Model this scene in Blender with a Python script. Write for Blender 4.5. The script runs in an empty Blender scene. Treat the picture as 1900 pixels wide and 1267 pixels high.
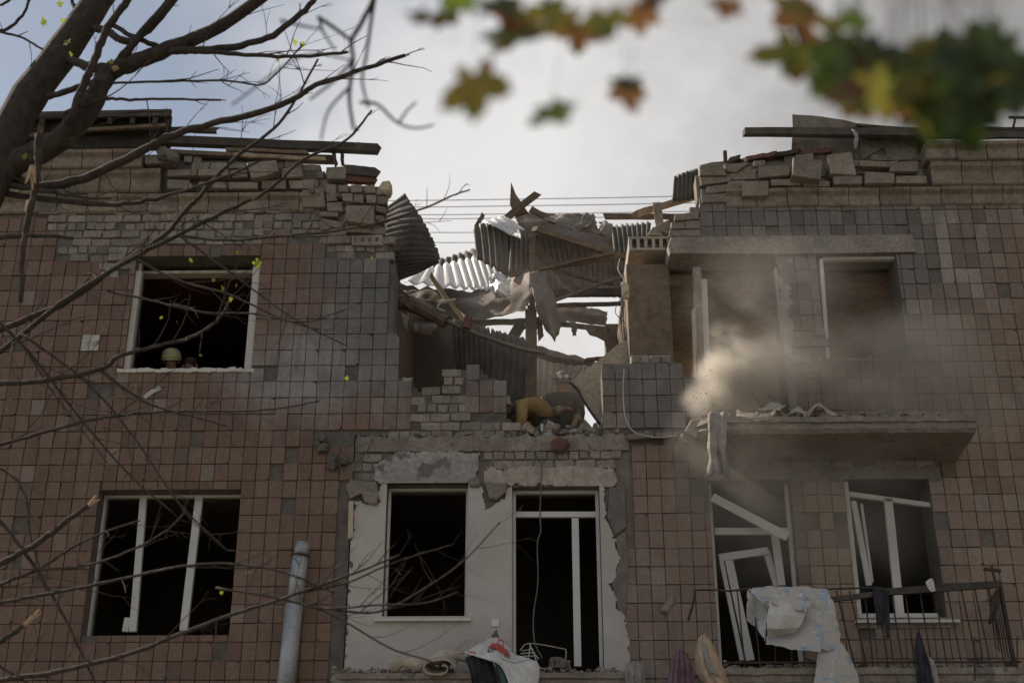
import bpy, math, random
import numpy as np
from mathutils import Vector, Matrix, noise as mnoise
R = math.radians
rng = random.Random(7)
sc = bpy.context.scene
COL = sc.collection

# ------------------------------------------------------------------ camera
F, PITCH, YAW = 2500.0, R(24), R(1)          # focal length in photo pixels (1900 wide), tilt up, turn left
CAM = Vector((0, -16, 1.6))
cd = bpy.data.cameras.new('camera'); cam = bpy.data.objects.new('camera', cd); COL.objects.link(cam)
cd.sensor_width = 36; cd.lens = F / 1900 * 36
cd.clip_start = 0.05; cd.clip_end = 5000
cam.location = CAM; cam.rotation_euler = (R(90) + PITCH, 0, YAW)
cd.dof.use_dof = True; cd.dof.focus_distance = 17.0; cd.dof.aperture_fstop = 1.5
sc.camera = cam

# ------------------------------------------------------------------ sun and sky
SUN_EL, SUN_AZ = R(41), R(-63)               # behind the building, well to the left
SUNV = Vector((math.sin(SUN_AZ) * math.cos(SUN_EL), math.cos(SUN_AZ) * math.cos(SUN_EL), math.sin(SUN_EL)))
sl = bpy.data.lights.new('sun', 'SUN'); so = bpy.data.objects.new('sun', sl); COL.objects.link(so)
sl.energy = 4.2; sl.angle = R(0.7); sl.color = (1, .90, .76)
so.location = SUNV * 60
so.rotation_euler = (-SUNV).to_track_quat('-Z', 'Y').to_euler()

w = bpy.data.worlds.new('World'); sc.world = w; w.use_nodes = True
nt = w.node_tree; nt.nodes.clear()
class NB:
    """tiny node builder"""
    def __init__(s, nt): s.nt = nt
    def n(s, t, **kw):
        nd = s.nt.nodes.new(t)
        for k, v in kw.items(): setattr(nd, k, v)
        return nd
    def put(s, sock, v):
        if hasattr(v, 'is_output'): s.nt.links.new(v, sock)
        elif isinstance(v, (tuple, list)) and len(v) == 3 and sock.type == 'RGBA': sock.default_value = (*v, 1)
        else: sock.default_value = v
    def m(s, op, a, b=0.0, c=None):
        nd = s.n('ShaderNodeMath', operation=op); s.put(nd.inputs[0], a); s.put(nd.inputs[1], b)
        if c is not None: s.put(nd.inputs[2], c)
        return nd.outputs[0]
    def vm(s, op, a, b=(0, 0, 0)):
        nd = s.n('ShaderNodeVectorMath', operation=op); s.put(nd.inputs[0], a); s.put(nd.inputs[1], b)
        return nd.outputs['Value'] if op in ('DOT_PRODUCT', 'LENGTH', 'DISTANCE') else nd.outputs[0]
    def mr(s, v, a, b, c=0.0, d=1.0, smooth=True):
        nd = s.n('ShaderNodeMapRange'); nd.interpolation_type = 'SMOOTHSTEP' if smooth else 'LINEAR'
        for i, x in enumerate((v, a, b, c, d)): s.put(nd.inputs[i], x)
        return nd.outputs[0]
    def noise(s, vec, scale, detail=4.0, rough=.55, dist=0.0):
        nd = s.n('ShaderNodeTexNoise'); s.put(nd.inputs['Vector'], vec)
        nd.inputs['Scale'].default_value = scale; nd.inputs['Detail'].default_value = detail
        nd.inputs['Roughness'].default_value = rough; nd.inputs['Distortion'].default_value = dist
        return nd.outputs[0]
    def mix(s, f, a, b, blend='MIX'):
        nd = s.n('ShaderNodeMix', data_type='RGBA', blend_type=blend)
        s.put(nd.inputs[0], f); s.put(nd.inputs[6], a); s.put(nd.inputs[7], b)
        return nd.outputs[2]
    def sep(s, v):
        nd = s.n('ShaderNodeSeparateXYZ'); s.put(nd.inputs[0], v); return nd.outputs
    def comb(s, x, y, z):
        nd = s.n('ShaderNodeCombineXYZ'); s.put(nd.inputs[0], x); s.put(nd.inputs[1], y); s.put(nd.inputs[2], z); return nd.outputs[0]

b = NB(nt)
tc = b.n('ShaderNodeTexCoord').outputs['Generated']
sky = b.n('ShaderNodeTexSky', sky_type='NISHITA'); sky.sun_disc = False
sky.sun_elevation = SUN_EL; sky.sun_rotation = SUN_AZ; sky.air_density = 1.0; sky.dust_density = 0.5; sky.ozone_density = 1.0
# drifting smoke and cloud: banks of noise over the whole dome, thinner towards the left of the view
X_, Y_, Z_ = b.sep(tc)[0:3]
warp = b.vm('MULTIPLY', tc, (1.0, 1.0, 1.7))
n1 = b.noise(warp, 1.7, 5.0, .5, .3)
n2 = b.noise(warp, 4.5, 6.0, .6, .2)
bank = b.m('ADD', b.m('MULTIPLY', n1, .55), b.m('MULTIPLY', n2, .16))
cover = b.mr(b.m('ADD', b.m('MULTIPLY', X_, .75), bank), .185, .40)
bright = b.m('ADD', b.m('ADD', b.m('MULTIPLY', n1, .5), b.m('MULTIPLY', n2, .42)), b.m('ADD', b.m('MULTIPLY', X_, -1.25), b.m('MULTIPLY', b.m('SUBTRACT', Z_, .45), -.5)))
shade = b.mr(bright, .06, .46, 2.0, 5.15)      # thicker and greyer to the right and overhead
cloudcol = b.mix(1.0, b.comb(shade, shade, shade), (1.0, .98, .97), 'MULTIPLY')
bwn = b.n('ShaderNodeRGBToBW'); b.put(bwn.inputs[0], sky.outputs[0])
hz = b.mix(.52, sky.outputs[0], b.comb(bwn.outputs[0], bwn.outputs[0], bwn.outputs[0]))   # smoky, half-veiled blue
clear = b.mix(1.0, hz, (.80, .80, .79), 'MULTIPLY')
skycol = b.mix(cover, clear, cloudcol)
bg = b.n('ShaderNodeBackground'); b.put(bg.inputs[0], skycol); bg.inputs[1].default_value = 0.115
wo = b.n('ShaderNodeOutputWorld'); nt.links.new(bg.outputs[0], wo.inputs[0])

sc.view_settings.view_transform = 'Standard'; sc.view_settings.look = 'None'
sc.view_settings.gamma = 1; sc.view_settings.use_curve_mapping = False
sc.view_settings.exposure = 0.48
sc.render.engine = 'CYCLES'
sc.cycles.use_denoising = True
sc.cycles.max_bounces = 8; sc.cycles.diffuse_bounces = 3; sc.cycles.volume_bounces = 2
sc.cycles.transparent_max_bounces = 8
sc.cycles.volume_step_rate = 1.0; sc.cycles.volume_max_steps = 256
sc.cycles.sample_clamp_indirect = 6

# ------------------------------------------------------------------ helpers
def P(px, py, Y=0.0):
    """point at real depth Y that stands where the photo shows pixel (px, py)"""
    u = (px - 950) / F; v = (633.5 - py) / F
    d = Vector((u, math.cos(PITCH) - v * math.sin(PITCH), math.sin(PITCH) + v * math.cos(PITCH)))
    c, s = math.cos(YAW), math.sin(YAW)
    d = Vector((c * d.x - s * d.y, s * d.x + c * d.y, d.z))
    return CAM + d * ((Y - CAM.y) / d.y)
def FX(px, py, Y=0.0): return P(px, py, Y).x
def FZ(py, Y=0.0, px=950): return P(px, py, Y).z
def ppm(p):                                      # photo pixels per metre at a point
    fwd = Vector((-math.sin(YAW) * math.cos(PITCH), math.cos(YAW) * math.cos(PITCH), math.sin(PITCH)))
    return F / max(.3, (p - CAM).dot(fwd))
def inpoly(x, y, poly):
    r = False; j = len(poly) - 1
    for i in range(len(poly)):
        xi, yi = poly[i]; xj, yj = poly[j]
        if (yi > y) != (yj > y) and x < (xj - xi) * (y - yi) / (yj - yi) + xi: r = not r
        j = i
    return r
def W2(poly, Y=0.0): return [(P(a, c, Y).x, P(a, c, Y).z) for a, c in poly]

class MB:
    def __init__(s): s.v = []; s.f = []
    def add(s, vs, fs):
        o = len(s.v); s.v += [tuple(p) for p in vs]; s.f += [tuple(i + o for i in f) for f in fs]; return s
    def box(s, a, c):
        (x0, y0, z0), (x1, y1, z1) = a, c
        return s.add([(x0, y0, z0), (x1, y0, z0), (x1, y1, z0), (x0, y1, z0), (x0, y0, z1), (x1, y0, z1), (x1, y1, z1), (x0, y1, z1)],
                     [(0, 3, 2, 1), (4, 5, 6, 7), (0, 1, 5, 4), (1, 2, 6, 5), (2, 3, 7, 6), (3, 0, 4, 7)])
    def bar(s, p, q, wd, ht, up=(0, 0, 1), taper=1.0):
        """rectangular bar from p to q; wd across, ht along up"""
        p, q = Vector(p), Vector(q); d = (q - p).normalized(); u = Vector(up)
        if abs(d.dot(u)) > .98: u = Vector((0, 1, 0))
        r = d.cross(u).normalized(); u = r.cross(d).normalized()
        vs = []
        for c, k in ((p, 1.0), (q, taper)):
            for a, e in ((-1, -1), (1, -1), (1, 1), (-1, 1)): vs.append(c + r * (a * wd / 2 * k) + u * (e * ht / 2 * k))
        return s.add(vs, [(0, 1, 2, 3), (7, 6, 5, 4), (0, 4, 5, 1), (1, 5, 6, 2), (2, 6, 7, 3), (3, 7, 4, 0)])
    def prism(s, poly, Y0, Y1, bev=0.0, back=1.0):
        """poly: (x,z) list, front at Y0, back at Y1 (Y1 > Y0); bevelled front edge"""
        n = len(poly); ar = sum(poly[i][0] * poly[(i + 1) % n][1] - poly[(i + 1) % n][0] * poly[i][1] for i in range(n))
        if ar < 0: poly = poly[::-1]
        cx = sum(p[0] for p in poly) / n; cz = sum(p[1] for p in poly) / n
        rad = max(.01, sum(math.hypot(p[0] - cx, p[1] - cz) for p in poly) / n); k = 1 - bev / rad
        vs = []
        if bev > 0: vs += [(cx + (x - cx) * k, Y0, cz + (z - cz) * k) for x, z in poly]
        vs += [(x, Y0 + bev, z) for x, z in poly]
        vs += [(cx + (x - cx) * back, Y1, cz + (z - cz) * back) for x, z in poly]
        L = 3 if bev > 0 else 2
        fs = [tuple(range(n)), tuple(range(L * n - 1, (L - 1) * n - 1, -1))]
        for l in range(L - 1):
            for i in range(n):
                j = (i + 1) % n; fs.append((l * n + i, (l + 1) * n + i, (l + 1) * n + j, l * n + j))
        return s.add(vs, fs)
    def tube(s, pts, rad, sides=6, cap=True):
        pts = [Vector(p) for p in pts]; n = len(pts)
        if not hasattr(rad, '__len__'): rad = [rad] * n
        vs = []; fs = []; pu = None
        for i, p in enumerate(pts):
            d = (pts[min(i + 1, n - 1)] - pts[max(i - 1, 0)])
            d = d.normalized() if d.length > 1e-9 else Vector((0, 0, 1))
            if pu is None: pu = d.orthogonal().normalized()
            u = (pu - d * pu.dot(d)); u = u.normalized() if u.length > 1e-6 else d.orthogonal().normalized(); pu = u
            r = d.cross(u)
            for k in range(sides):
                a = 2 * math.pi * k / sides; vs.append(p + (u * math.cos(a) + r * math.sin(a)) * rad[i])
        for i in range(n - 1):
            for k in range(sides):
                j = (k + 1) % sides; fs.append((i * sides + k, i * sides + j, (i + 1) * sides + j, (i + 1) * sides + k))
        if cap: fs += [tuple(range(sides - 1, -1, -1)), tuple(range((n - 1) * sides, n * sides))]
        return s.add(vs, fs)
    def grid(s, pts, thick=0.0):
        """pts: rows of Vectors; thick: offset back along the normals to give real thickness"""
        A = np.array([[tuple(p) for p in r] for r in pts]); nu, nv = A.shape[:2]
        idx = lambda i, j: i * nv + j
        fr = [(idx(i, j), idx(i, j + 1), idx(i + 1, j + 1), idx(i + 1, j)) for i in range(nu - 1) for j in range(nv - 1)]
        if thick == 0: return s.add(A.reshape(-1, 3).tolist(), fr)
        du = np.gradient(A, axis=0); dv = np.gradient(A, axis=1); N = np.cross(du, dv)
        N /= np.linalg.norm(N, axis=2, keepdims=True) + 1e-9
        B = A + N * thick; o = nu * nv
        fs = fr + [tuple(i + o for i in f[::-1]) for f in fr]
        for i in range(nu - 1):
            fs += [(idx(i, 0), idx(i + 1, 0), idx(i + 1, 0) + o, idx(i, 0) + o), (idx(i + 1, nv - 1), idx(i, nv - 1), idx(i, nv - 1) + o, idx(i + 1, nv - 1) + o)]
        for j in range(nv - 1):
            fs += [(idx(0, j + 1), idx(0, j), idx(0, j) + o, idx(0, j + 1) + o), (idx(nu - 1, j), idx(nu - 1, j + 1), idx(nu - 1, j + 1) + o, idx(nu - 1, j) + o)]
        return s.add(A.reshape(-1, 3).tolist() + B.reshape(-1, 3).tolist(), fs)
    def chunk(s, c, size, seed, rot=None, n=2):
        """angular broken lump"""
        r = random.Random(seed); c = Vector(c)
        M = rot if rot is not None else Matrix.Rotation(r.uniform(0, 6.28), 3, 'Z') @ Matrix.Rotation(r.uniform(-.6, .6), 3, 'X') @ Matrix.Rotation(r.uniform(-.6, .6), 3, 'Y')
        vs = []
        for z in (-1, 1):
            for x, y in ((-1, -1), (.1, -1.15), (1, -1), (1, 1), (-1, 1)):
                q = Vector((x * r.uniform(.6, 1.05), y * r.uniform(.6, 1.05), z * r.uniform(.55, 1.05)))
                vs.append(c + M @ Vector((q.x * size[0] / 2, q.y * size[1] / 2, q.z * size[2] / 2)))
        fs = [(4, 3, 2, 1, 0), (5, 6, 7, 8, 9)] + [(i, (i + 1) % 5, (i + 1) % 5 + 5, i + 5) for i in range(5)]
        return s.add(vs, fs)
    def lathe(s, c, prof, n=16, M=None):
        vs = []; c = Vector(c)
        for r_, z in prof:
            for k in range(n):
                a = 2 * math.pi * k / n; q = Vector((r_ * math.cos(a), r_ * math.sin(a), z)); vs.append(c + (M @ q if M is not None else q))
        fs = [(i * n + k, i * n + (k + 1) % n, (i + 1) * n + (k + 1) % n, (i + 1) * n + k) for i in range(len(prof) - 1) for k in range(n)]
        fs += [tuple(range(n - 1, -1, -1)), tuple(range((len(prof) - 1) * n, len(prof) * n))]
        return s.add(vs, fs)
    def mesh(s, name, smooth=False, base=(0, 0, 0)):
        me = bpy.data.meshes.new(name); bx = Vector(base)
        me.from_pydata([(v[0] - bx.x, v[1] - bx.y, v[2] - bx.z) for v in s.v], [], s.f); me.update()
        if smooth: me.polygons.foreach_set('use_smooth', [True] * len(me.polygons))
        return me
    def build(s, name, mat, parent=None, smooth=False, kind=None):
        base = wloc(parent) if parent else Vector(s.base if hasattr(s, 'base') else (0, 0, 0))
        o = bpy.data.objects.new(name, s.mesh(name, smooth, base)); COL.objects.link(o)
        if mat: o.data.materials.append(M_[mat] if isinstance(mat, str) else mat)
        if parent: o.parent = parent
        else: o.location = base
        if kind: o['kind'] = kind
        return o
def wloc(o):
    v = Vector((0, 0, 0))
    while o: v += o.location; o = o.parent
    return v
def thing(name, label, cat, loc=(0, 0, 0), group=None):
    o = bpy.data.objects.new(name, None); COL.objects.link(o); o.location = loc; o.empty_display_size = .2
    return tag(o, label, cat, group)
def tag(o, label, cat, group=None):
    o['label'] = label; o['category'] = cat
    if group: o['group'] = group
    return o
def solo(mb, name, mat, label, cat, group=None, smooth=False):
    """a thing that is one mesh, its origin at its lowest middle"""
    a = np.array(mb.v); mb.base = (float(a[:, 0].mean()), float(a[:, 1].mean()), float(a[:, 2].min()))
    return tag(mb.build(name, mat, None, smooth), label, cat, group)

def crom(p0, p1, p2, p3, t):
    return 0.5 * ((2 * p1) + (-p0 + p2) * t + (2 * p0 - 5 * p1 + 4 * p2 - p3) * t * t + (-p0 + 3 * p1 - 3 * p2 + p3) * t ** 3)
def curve(pts, n):
    """Catmull-Rom through pts (numpy arrays), n samples"""
    pts = [np.array(p, float) for p in pts]; m = len(pts); out = []
    for i in range(n):
        x = i / (n - 1) * (m - 1); k = min(int(x), m - 2); t = x - k
        g = lambda j: pts[j] if 0 <= j < m else (2 * pts[0] - pts[1] if j < 0 else 2 * pts[-1] - pts[-2])
        out.append(crom(g(k - 1), g(k), g(k + 1), g(k + 2), t))
    return out
def surf(ctrl, nu, nv, lin=False):
    """control rows of (px,py,Y) -> nu x nv world points"""
    rows = [[np.array(P(*c)) for c in r] for r in ctrl]
    if lin:
        def curve_(p, n):
            p = np.array(p); t = np.linspace(0, len(p) - 1, n); k = np.minimum(t.astype(int), len(p) - 2); f = (t - k)[:, None]
            return list(p[k] * (1 - f) + p[k + 1] * f)
    else: curve_ = curve
    a = [curve_(r, nv) for r in rows]
    cols = [curve_([a[i][j] for i in range(len(rows))], nu) for j in range(nv)]
    return np.array([[cols[j][i] for j in range(nv)] for i in range(nu)])
def normals(A):
    N = np.cross(np.gradient(A, axis=0), np.gradient(A, axis=1)); return N / (np.linalg.norm(N, axis=2, keepdims=True) + 1e-9)
def wobble(A, amp, scale, seed=0):
    N = normals(A); D = np.array([[mnoise.noise(Vector(p) * scale + Vector((seed * 7.1, seed * 3.3, 0))) for p in r] for r in A])
    return A + N * (D * amp)[..., None]
def ragged(A, amp, seed, edges='uUvV'):
    """tear the edges of a sheet: slide the border points along the sheet"""
    r = random.Random(seed); nu, nv = A.shape[:2]; B = A.copy()
    for j in range(nv):
        a = amp * r.random() * (2.2 if r.random() < .15 else 1)
        if 'u' in edges: B[0, j] = A[0, j] + (A[min(3, nu - 1), j] - A[0, j]) * a
        a = amp * r.random() * (2.2 if r.random() < .15 else 1)
        if 'U' in edges: B[-1, j] = A[-1, j] + (A[max(-4, -nu), j] - A[-1, j]) * a
    for i in range(nu):
        a = amp * r.random() * (2.2 if r.random() < .15 else 1)
        if 'v' in edges: B[i, 0] = A[i, 0] + (A[i, min(3, nv - 1)] - A[i, 0]) * a
        a = amp * r.random() * (2.2 if r.random() < .15 else 1)
        if 'V' in edges: B[i, -1] = A[i, -1] + (A[i, max(-4, -nv)] - A[i, -1]) * a
    return B
def corrugated(ctrl, waves, amp, along='v', nu=10, nv=10, thick=.004, bend=.0, seed=0, rag=.10, lin=False):
    """corrugated sheet: ridges run across `along` (waves counted along that direction)"""
    if along == 'v': nv = waves * 6 + 1
    else: nu = waves * 6 + 1
    A = surf(ctrl, nu, nv, lin); N = normals(A)
    k = np.arange(nv if along == 'v' else nu) / ((nv if along == 'v' else nu) - 1) * waves * 2 * math.pi
    wv = np.clip(np.sin(k) * 1.5, -1, 1) * amp
    D = np.tile(wv, (nu, 1)) if along == 'v' else np.tile(wv[:, None], (1, nv))
    A = A + N * D[..., None]
    if bend: A = wobble(A, bend, 1.6, seed)
    if rag: A = ragged(A, rag, seed)
    return MB().grid(A, thick)
def sheet(ctrl, nu=14, nv=14, amp=.03, scale=3.0, thick=.004, seed=0, rag=.2, lin=False):
    A = surf(ctrl, nu, nv, lin)
    if amp:
        A = wobble(A, amp, scale, seed); A = wobble(A, amp * .45, scale * 3.1, seed + 5)
    if rag: A = ragged(A, rag, seed)
    return MB().grid(A, thick)
# ------------------------------------------------------------------ materials (all procedural)
M_ = {}
def newmat(name):
    m = bpy.data.materials.new(name); m.use_nodes = True; t = m.node_tree; t.nodes.clear()
    bb = NB(t); out = bb.n('ShaderNodeOutputMaterial'); pr = bb.n('ShaderNodeBsdfPrincipled')
    t.links.new(pr.outputs[0], out.inputs[0]); M_[name] = m
    return bb, pr, out
def bump(bb, pr, h, strength=.4, dist=.02):
    nd = bb.n('ShaderNodeBump'); nd.inputs['Strength'].default_value = strength; nd.inputs['Distance'].default_value = dist
    bb.put(nd.inputs['Height'], h); bb.put(pr.inputs['Normal'], nd.outputs[0])
DUST = (.36, .31, .265)
def gm(name, c1, c2, rough=.85, scale=6.0, bmp=.4, metal=0.0, dust=.35, var=.25, stretch=None, spots=None, trans=0.0, fine=1.0):
    bb, pr, out = newmat(name)
    geo = bb.n('ShaderNodeNewGeometry'); pos = geo.outputs['Position']
    v = bb.vm('MULTIPLY', pos, stretch) if stretch else pos
    n1 = bb.noise(v, scale, 5, .6); n2 = bb.noise(v, scale * 7.3, 4, .65)
    col = bb.mix(bb.mr(n1, .32, .68), c1, c2)
    if spots: col = bb.mix(bb.mr(bb.noise(pos, spots[1], 4, .6), spots[2], spots[2] + .06), col, spots[0])
    rnd = bb.n('ShaderNodeObjectInfo').outputs['Random']
    k = bb.m('MULTIPLY', bb.mr(n2, .25, .75, 1 - .28 * fine, 1 + .22 * fine), bb.mr(rnd, 0, 1, 1 - var, 1 + var, False))
    col = bb.mix(1.0, col, bb.comb(k, k, k), 'MULTIPLY')
    if dust:
        nz = bb.sep(geo.outputs['Normal'])[2]
        d = bb.m('MULTIPLY', bb.mr(nz, .15, .8), bb.mr(n1, .3, .6, .4, 1))
        d = bb.m('MULTIPLY', bb.m('ADD', d, bb.mr(bb.noise(pos, 1.9, 4, .6), .45, .75, 0, .55)), dust)
        col = bb.mix(bb.m('MINIMUM', d, 1.0), col, DUST)
    bb.put(pr.inputs['Base Color'], col)
    pr.inputs['Metallic'].default_value = metal
    bb.put(pr.inputs['Roughness'], bb.mr(n2, .3, .7, max(.05, rough - .12), min(1, rough + .12), False))
    if bmp: bump(bb, pr, bb.m('ADD', n2, bb.m('MULTIPLY', n1, .6)), bmp, .015)
    if trans:
        tr = bb.n('ShaderNodeBsdfTranslucent'); bb.put(tr.inputs[0], col); mx = bb.n('ShaderNodeMixShader'); mx.inputs[0].default_value = trans
        bb.nt.links.new(pr.outputs[0], mx.inputs[1]); bb.nt.links.new(tr.outputs[0], mx.inputs[2]); bb.nt.links.new(mx.outputs[0], out.inputs[0])
    return M_[name]

TW, TH, TZ0 = .174, .222, 3.96                   # tile pitch across and up, bottom of the first row
def tile_material():
    bb, pr, out = newmat('facade_tile')
    pos = bb.n('ShaderNodeNewGeometry').outputs['Position']; x, y, z = bb.sep(pos)[0:3]
    cell = bb.comb(bb.m('FLOOR', bb.m('DIVIDE', x, TW)), bb.m('FLOOR', bb.m('DIVIDE', bb.m('SUBTRACT', z, TZ0), TH)), 0.0)
    wn = bb.n('ShaderNodeTexWhiteNoise', noise_dimensions='3D'); bb.put(wn.inputs[0], cell); rv = wn.outputs[0]
    rc = bb.sep(wn.outputs[1])
    nl = bb.noise(pos, .55, 4, .55); nm = bb.noise(pos, 1.9, 5, .6); nf = bb.noise(pos, 22, 5, .65)
    streak = bb.noise(bb.vm('MULTIPLY', pos, (9, 1, .8)), 1.0, 4, .6)
    xw = bb.m('ADD', x, bb.m('MULTIPLY', bb.m('SUBTRACT', nl, .5), 2.6)); zw = bb.m('ADD', z, bb.m('MULTIPLY', bb.m('SUBTRACT', nm, .5), 1.2))
    red = bb.mix(rv, (.168, .096, .066), (.232, .146, .104))
    tan = bb.mix(rv, (.215, .150, .112), (.285, .205, .158))
    col = bb.mix(bb.mr(x, -.5, 1.0), red, tan)
    # grey tiles by the breach, and the darker course of grey tiles up right
    grey = bb.mix(rv, (.150, .130, .122), (.195, .170, .160))
    g1 = bb.m('MULTIPLY', bb.mr(xw, -3.6, -2.4), bb.m('MULTIPLY', bb.mr(zw, 7.5, 8.4), bb.mr(x, 2.0, 1.6)))
    g2 = bb.m('MULTIPLY', bb.mr(x, 1.0, 1.2), bb.m('MULTIPLY', bb.mr(x, 2.4, 2.2), bb.mr(z, 7.3, 7.5)))
    g3 = bb.m('MULTIPLY', bb.mr(xw, 6.6, 5.0), bb.m('MULTIPLY', bb.mr(zw, 8.9, 9.7), bb.mr(x, 1.5, 1.7)))
    col = bb.mix(bb.m('MAXIMUM', g1, bb.m('MAXIMUM', g2, bb.m('MULTIPLY', g3, .8))), col, grey)
    # paler tiles on the pier and beside the lower right window, a chequer of bleached ones up right, a green paint run by the breach
    def zone(x0, x1, z0, z1, s=.12): return bb.m('MULTIPLY', bb.m('MULTIPLY', bb.mr(x, x0 - s, x0 + s), bb.mr(x, x1 + s, x1 - s)), bb.m('MULTIPLY', bb.mr(z, z0 - s, z0 + s), bb.mr(z, z1 + s, z1 - s)))
    pale_tile = bb.mix(rv, (.30, .215, .16), (.37, .275, .21))
    col = bb.mix(bb.m('MULTIPLY', zone(3.36, 3.80, 4.4, 6.9, .03), .85), col, pale_tile)
    col = bb.mix(bb.m('MULTIPLY', zone(4.98, 6.2, 4.4, 7.2, .5), bb.mr(rc[2], .25, .8, .1, .75)), col, pale_tile)
    col = bb.mix(bb.m('MULTIPLY', zone(4.9, 6.0, 9.1, 10.6, .3), bb.mr(rc[2], .70, .74, 0, .8)), col, (.36, .31, .265))
    col = bb.mix(bb.m('MULTIPLY', zone(-2.30, -2.02, 8.4, 9.7, .08), bb.mr(nm, .35, .6, .2, .65)), col, (.105, .125, .095))
    # odd replaced tiles, some bleached, some sooty
    col = bb.mix(bb.m('MULTIPLY', bb.mr(rc[0], .96, .975), .4), col, (.30, .27, .24))
    col = bb.mix(bb.m('MULTIPLY', bb.mr(rc[1], .90, .95), .45), col, (.10, .075, .065))
    # blast dust settled in wide smears, soot runs under the cornice
    smear = bb.m('MULTIPLY', bb.mr(nm, .47, .68), .55)
    near = bb.m('ADD', bb.mr(bb.m('ABSOLUTE', bb.m('SUBTRACT', x, .3)), 5.4, 1.5, .10, .85), 0.0)
    col = bb.mix(bb.m('MULTIPLY', smear, near), col, (.30, .262, .235))
    pale = bb.m('MULTIPLY', bb.mr(bb.vm('DISTANCE', bb.vm('MULTIPLY', pos, (.62, 0, 1.0)), (-3.05 * .62, 0, 8.30)), .85, .25), bb.mr(nm, .35, .6, .35, .95))
    col = bb.mix(bb.m('MULTIPLY', pale, .75), col, (.36, .345, .345))
    col = bb.mix(bb.m('MULTIPLY', bb.mr(streak, .52, .72), .35), col, (.085, .07, .065))
    k = bb.mr(nf, .25, .75, .80, 1.16)
    col = bb.mix(1.0, col, bb.comb(k, k, k), 'MULTIPLY')
    bb.put(pr.inputs['Base Color'], col)
    bb.put(pr.inputs['Roughness'], bb.mr(nm, .3, .7, .5, .85, False))
    bump(bb, pr, bb.m('ADD', bb.m('MULTIPLY', nf, .5), nm), .35, .012)
tile_material()

gm('mortar', (.14, .118, .102), (.20, .172, .15), .95, 5, .7, dust=.2)
gm('brick_white', (.235, .195, .172), (.335, .285, .252), .92, 4, .6, dust=.25, var=.2, spots=((.22, .19, .17), 2.3, .60))
gm('brick_red', (.135, .062, .046), (.195, .095, .072), .92, 6, .6, dust=.2)
gm('stone', (.225, .18, .145), (.315, .26, .21), .92, 3.5, .6, dust=.3, var=.18)
gm('cornice_stone', (.215, .165, .13), (.295, .23, .182), .9, 2.2, .35, dust=.12, var=.16, spots=((.17, .14, .12), 1.3, .58))
gm('concrete', (.20, .168, .14), (.285, .245, .21), .95, 3.2, .8, dust=.2, spots=((.16, .14, .125), 2.6, .57))
gm('lintel_concrete', (.30, .255, .215), (.385, .335, .285), .93, 2.5, .4, dust=.1, spots=((.28, .25, .22), 1.7, .60))
gm('plaster_tan', (.41, .30, .215), (.50, .38, .28), .93, .9, .25, dust=.0, spots=((.30, .22, .165), 1.1, .62))
gm('plaster_brown', (.21, .152, .112), (.28, .208, .155), .93, 1.6, .3, dust=.0, spots=((.19, .14, .105), 2.1, .58))
gm('plaster_white', (.54, .49, .45), (.63, .58, .54), .85, .7, .1, dust=.0, spots=((.44, .40, .365), 1.1, .66), fine=.25)
gm('plaster_soiled', (.40, .37, .345), (.52, .49, .46), .9, 2.4, .3, dust=.1, spots=((.21, .195, .185), 1.9, .55))
gm('plaster_edge', (.56, .45, .33), (.66, .54, .41), .9, 8, .5, dust=.1)
gm('pvc_white', (.60, .575, .55), (.68, .655, .63), .45, 1.5, .03, dust=.12, var=.05, spots=((.48, .44, .41), 3, .68), fine=.2)
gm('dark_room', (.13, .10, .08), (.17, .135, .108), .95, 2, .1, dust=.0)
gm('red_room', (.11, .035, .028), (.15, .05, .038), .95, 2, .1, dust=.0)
gm('lit_ceiling_and_rail', (.42, .37, .30), (.50, .44, .36), .95, 1.5, .1, dust=.0)  # paler tone stands for window light on the ceilings; also the curtain rail
gm('timber', (.125, .085, .058), (.205, .145, .10), .85, 9, .5, dust=.35, var=.25, stretch=(1, 1, 1))
gm('timber_dark', (.060, .047, .040), (.105, .085, .072), .9, 7, .5, dust=.25, var=.2)
gm('timber_pale', (.30, .215, .135), (.42, .31, .205), .85, 9, .4, dust=.2, var=.15)
gm('slate_sheet', (.075, .068, .060), (.125, .115, .100), .8, 3, .4, dust=.22, var=.15)
gm('zinc_sheet', (.60, .57, .54), (.72, .69, .66), .38, 4, .12, metal=.55, dust=.15, var=.12)
gm('rusty_sheet', (.15, .125, .108), (.23, .19, .16), .6, 3, .25, metal=.45, dust=.3, var=.15, spots=((.17, .09, .05), 4, .60))
gm('roof_felt', (.21, .18, .155), (.33, .285, .245), .9, 5, .4, dust=.4, var=.2)
gm('iron_rail', (.045, .034, .030), (.085, .058, .045), .75, 12, .3, metal=.3, dust=.15, var=.1)
gm('zinc_pipe', (.36, .37, .385), (.43, .44, .455), .45, 6, .05, metal=.35, dust=.1, var=.05)
gm('cable', (.10, .095, .09), (.16, .15, .14), .7, 20, .1, dust=.2)
gm('cable_white', (.42, .40, .37), (.52, .49, .45), .6, 20, .1, dust=.2)
gm('bark', (.052, .038, .031), (.098, .074, .060), .95, 14, .9, dust=.0, var=.12, spots=((.14, .115, .09), 5, .64))
gm('twig_bark', (.055, .040, .033), (.105, .078, .062), .9, 20, .3, dust=.0, var=.15)
gm('torn_wood', (.62, .43, .24), (.72, .54, .34), .85, 25, .4, dust=.0)
gm('leaf_young', (.30, .36, .04), (.44, .47, .08), .6, 12, .1, dust=.0, var=.2, trans=.55)
gm('maple_green', (.075, .13, .018), (.17, .22, .03), .5, 9, .15, dust=.0, var=.3, trans=.5, spots=((.26, .13, .03), 14, .60))
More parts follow.
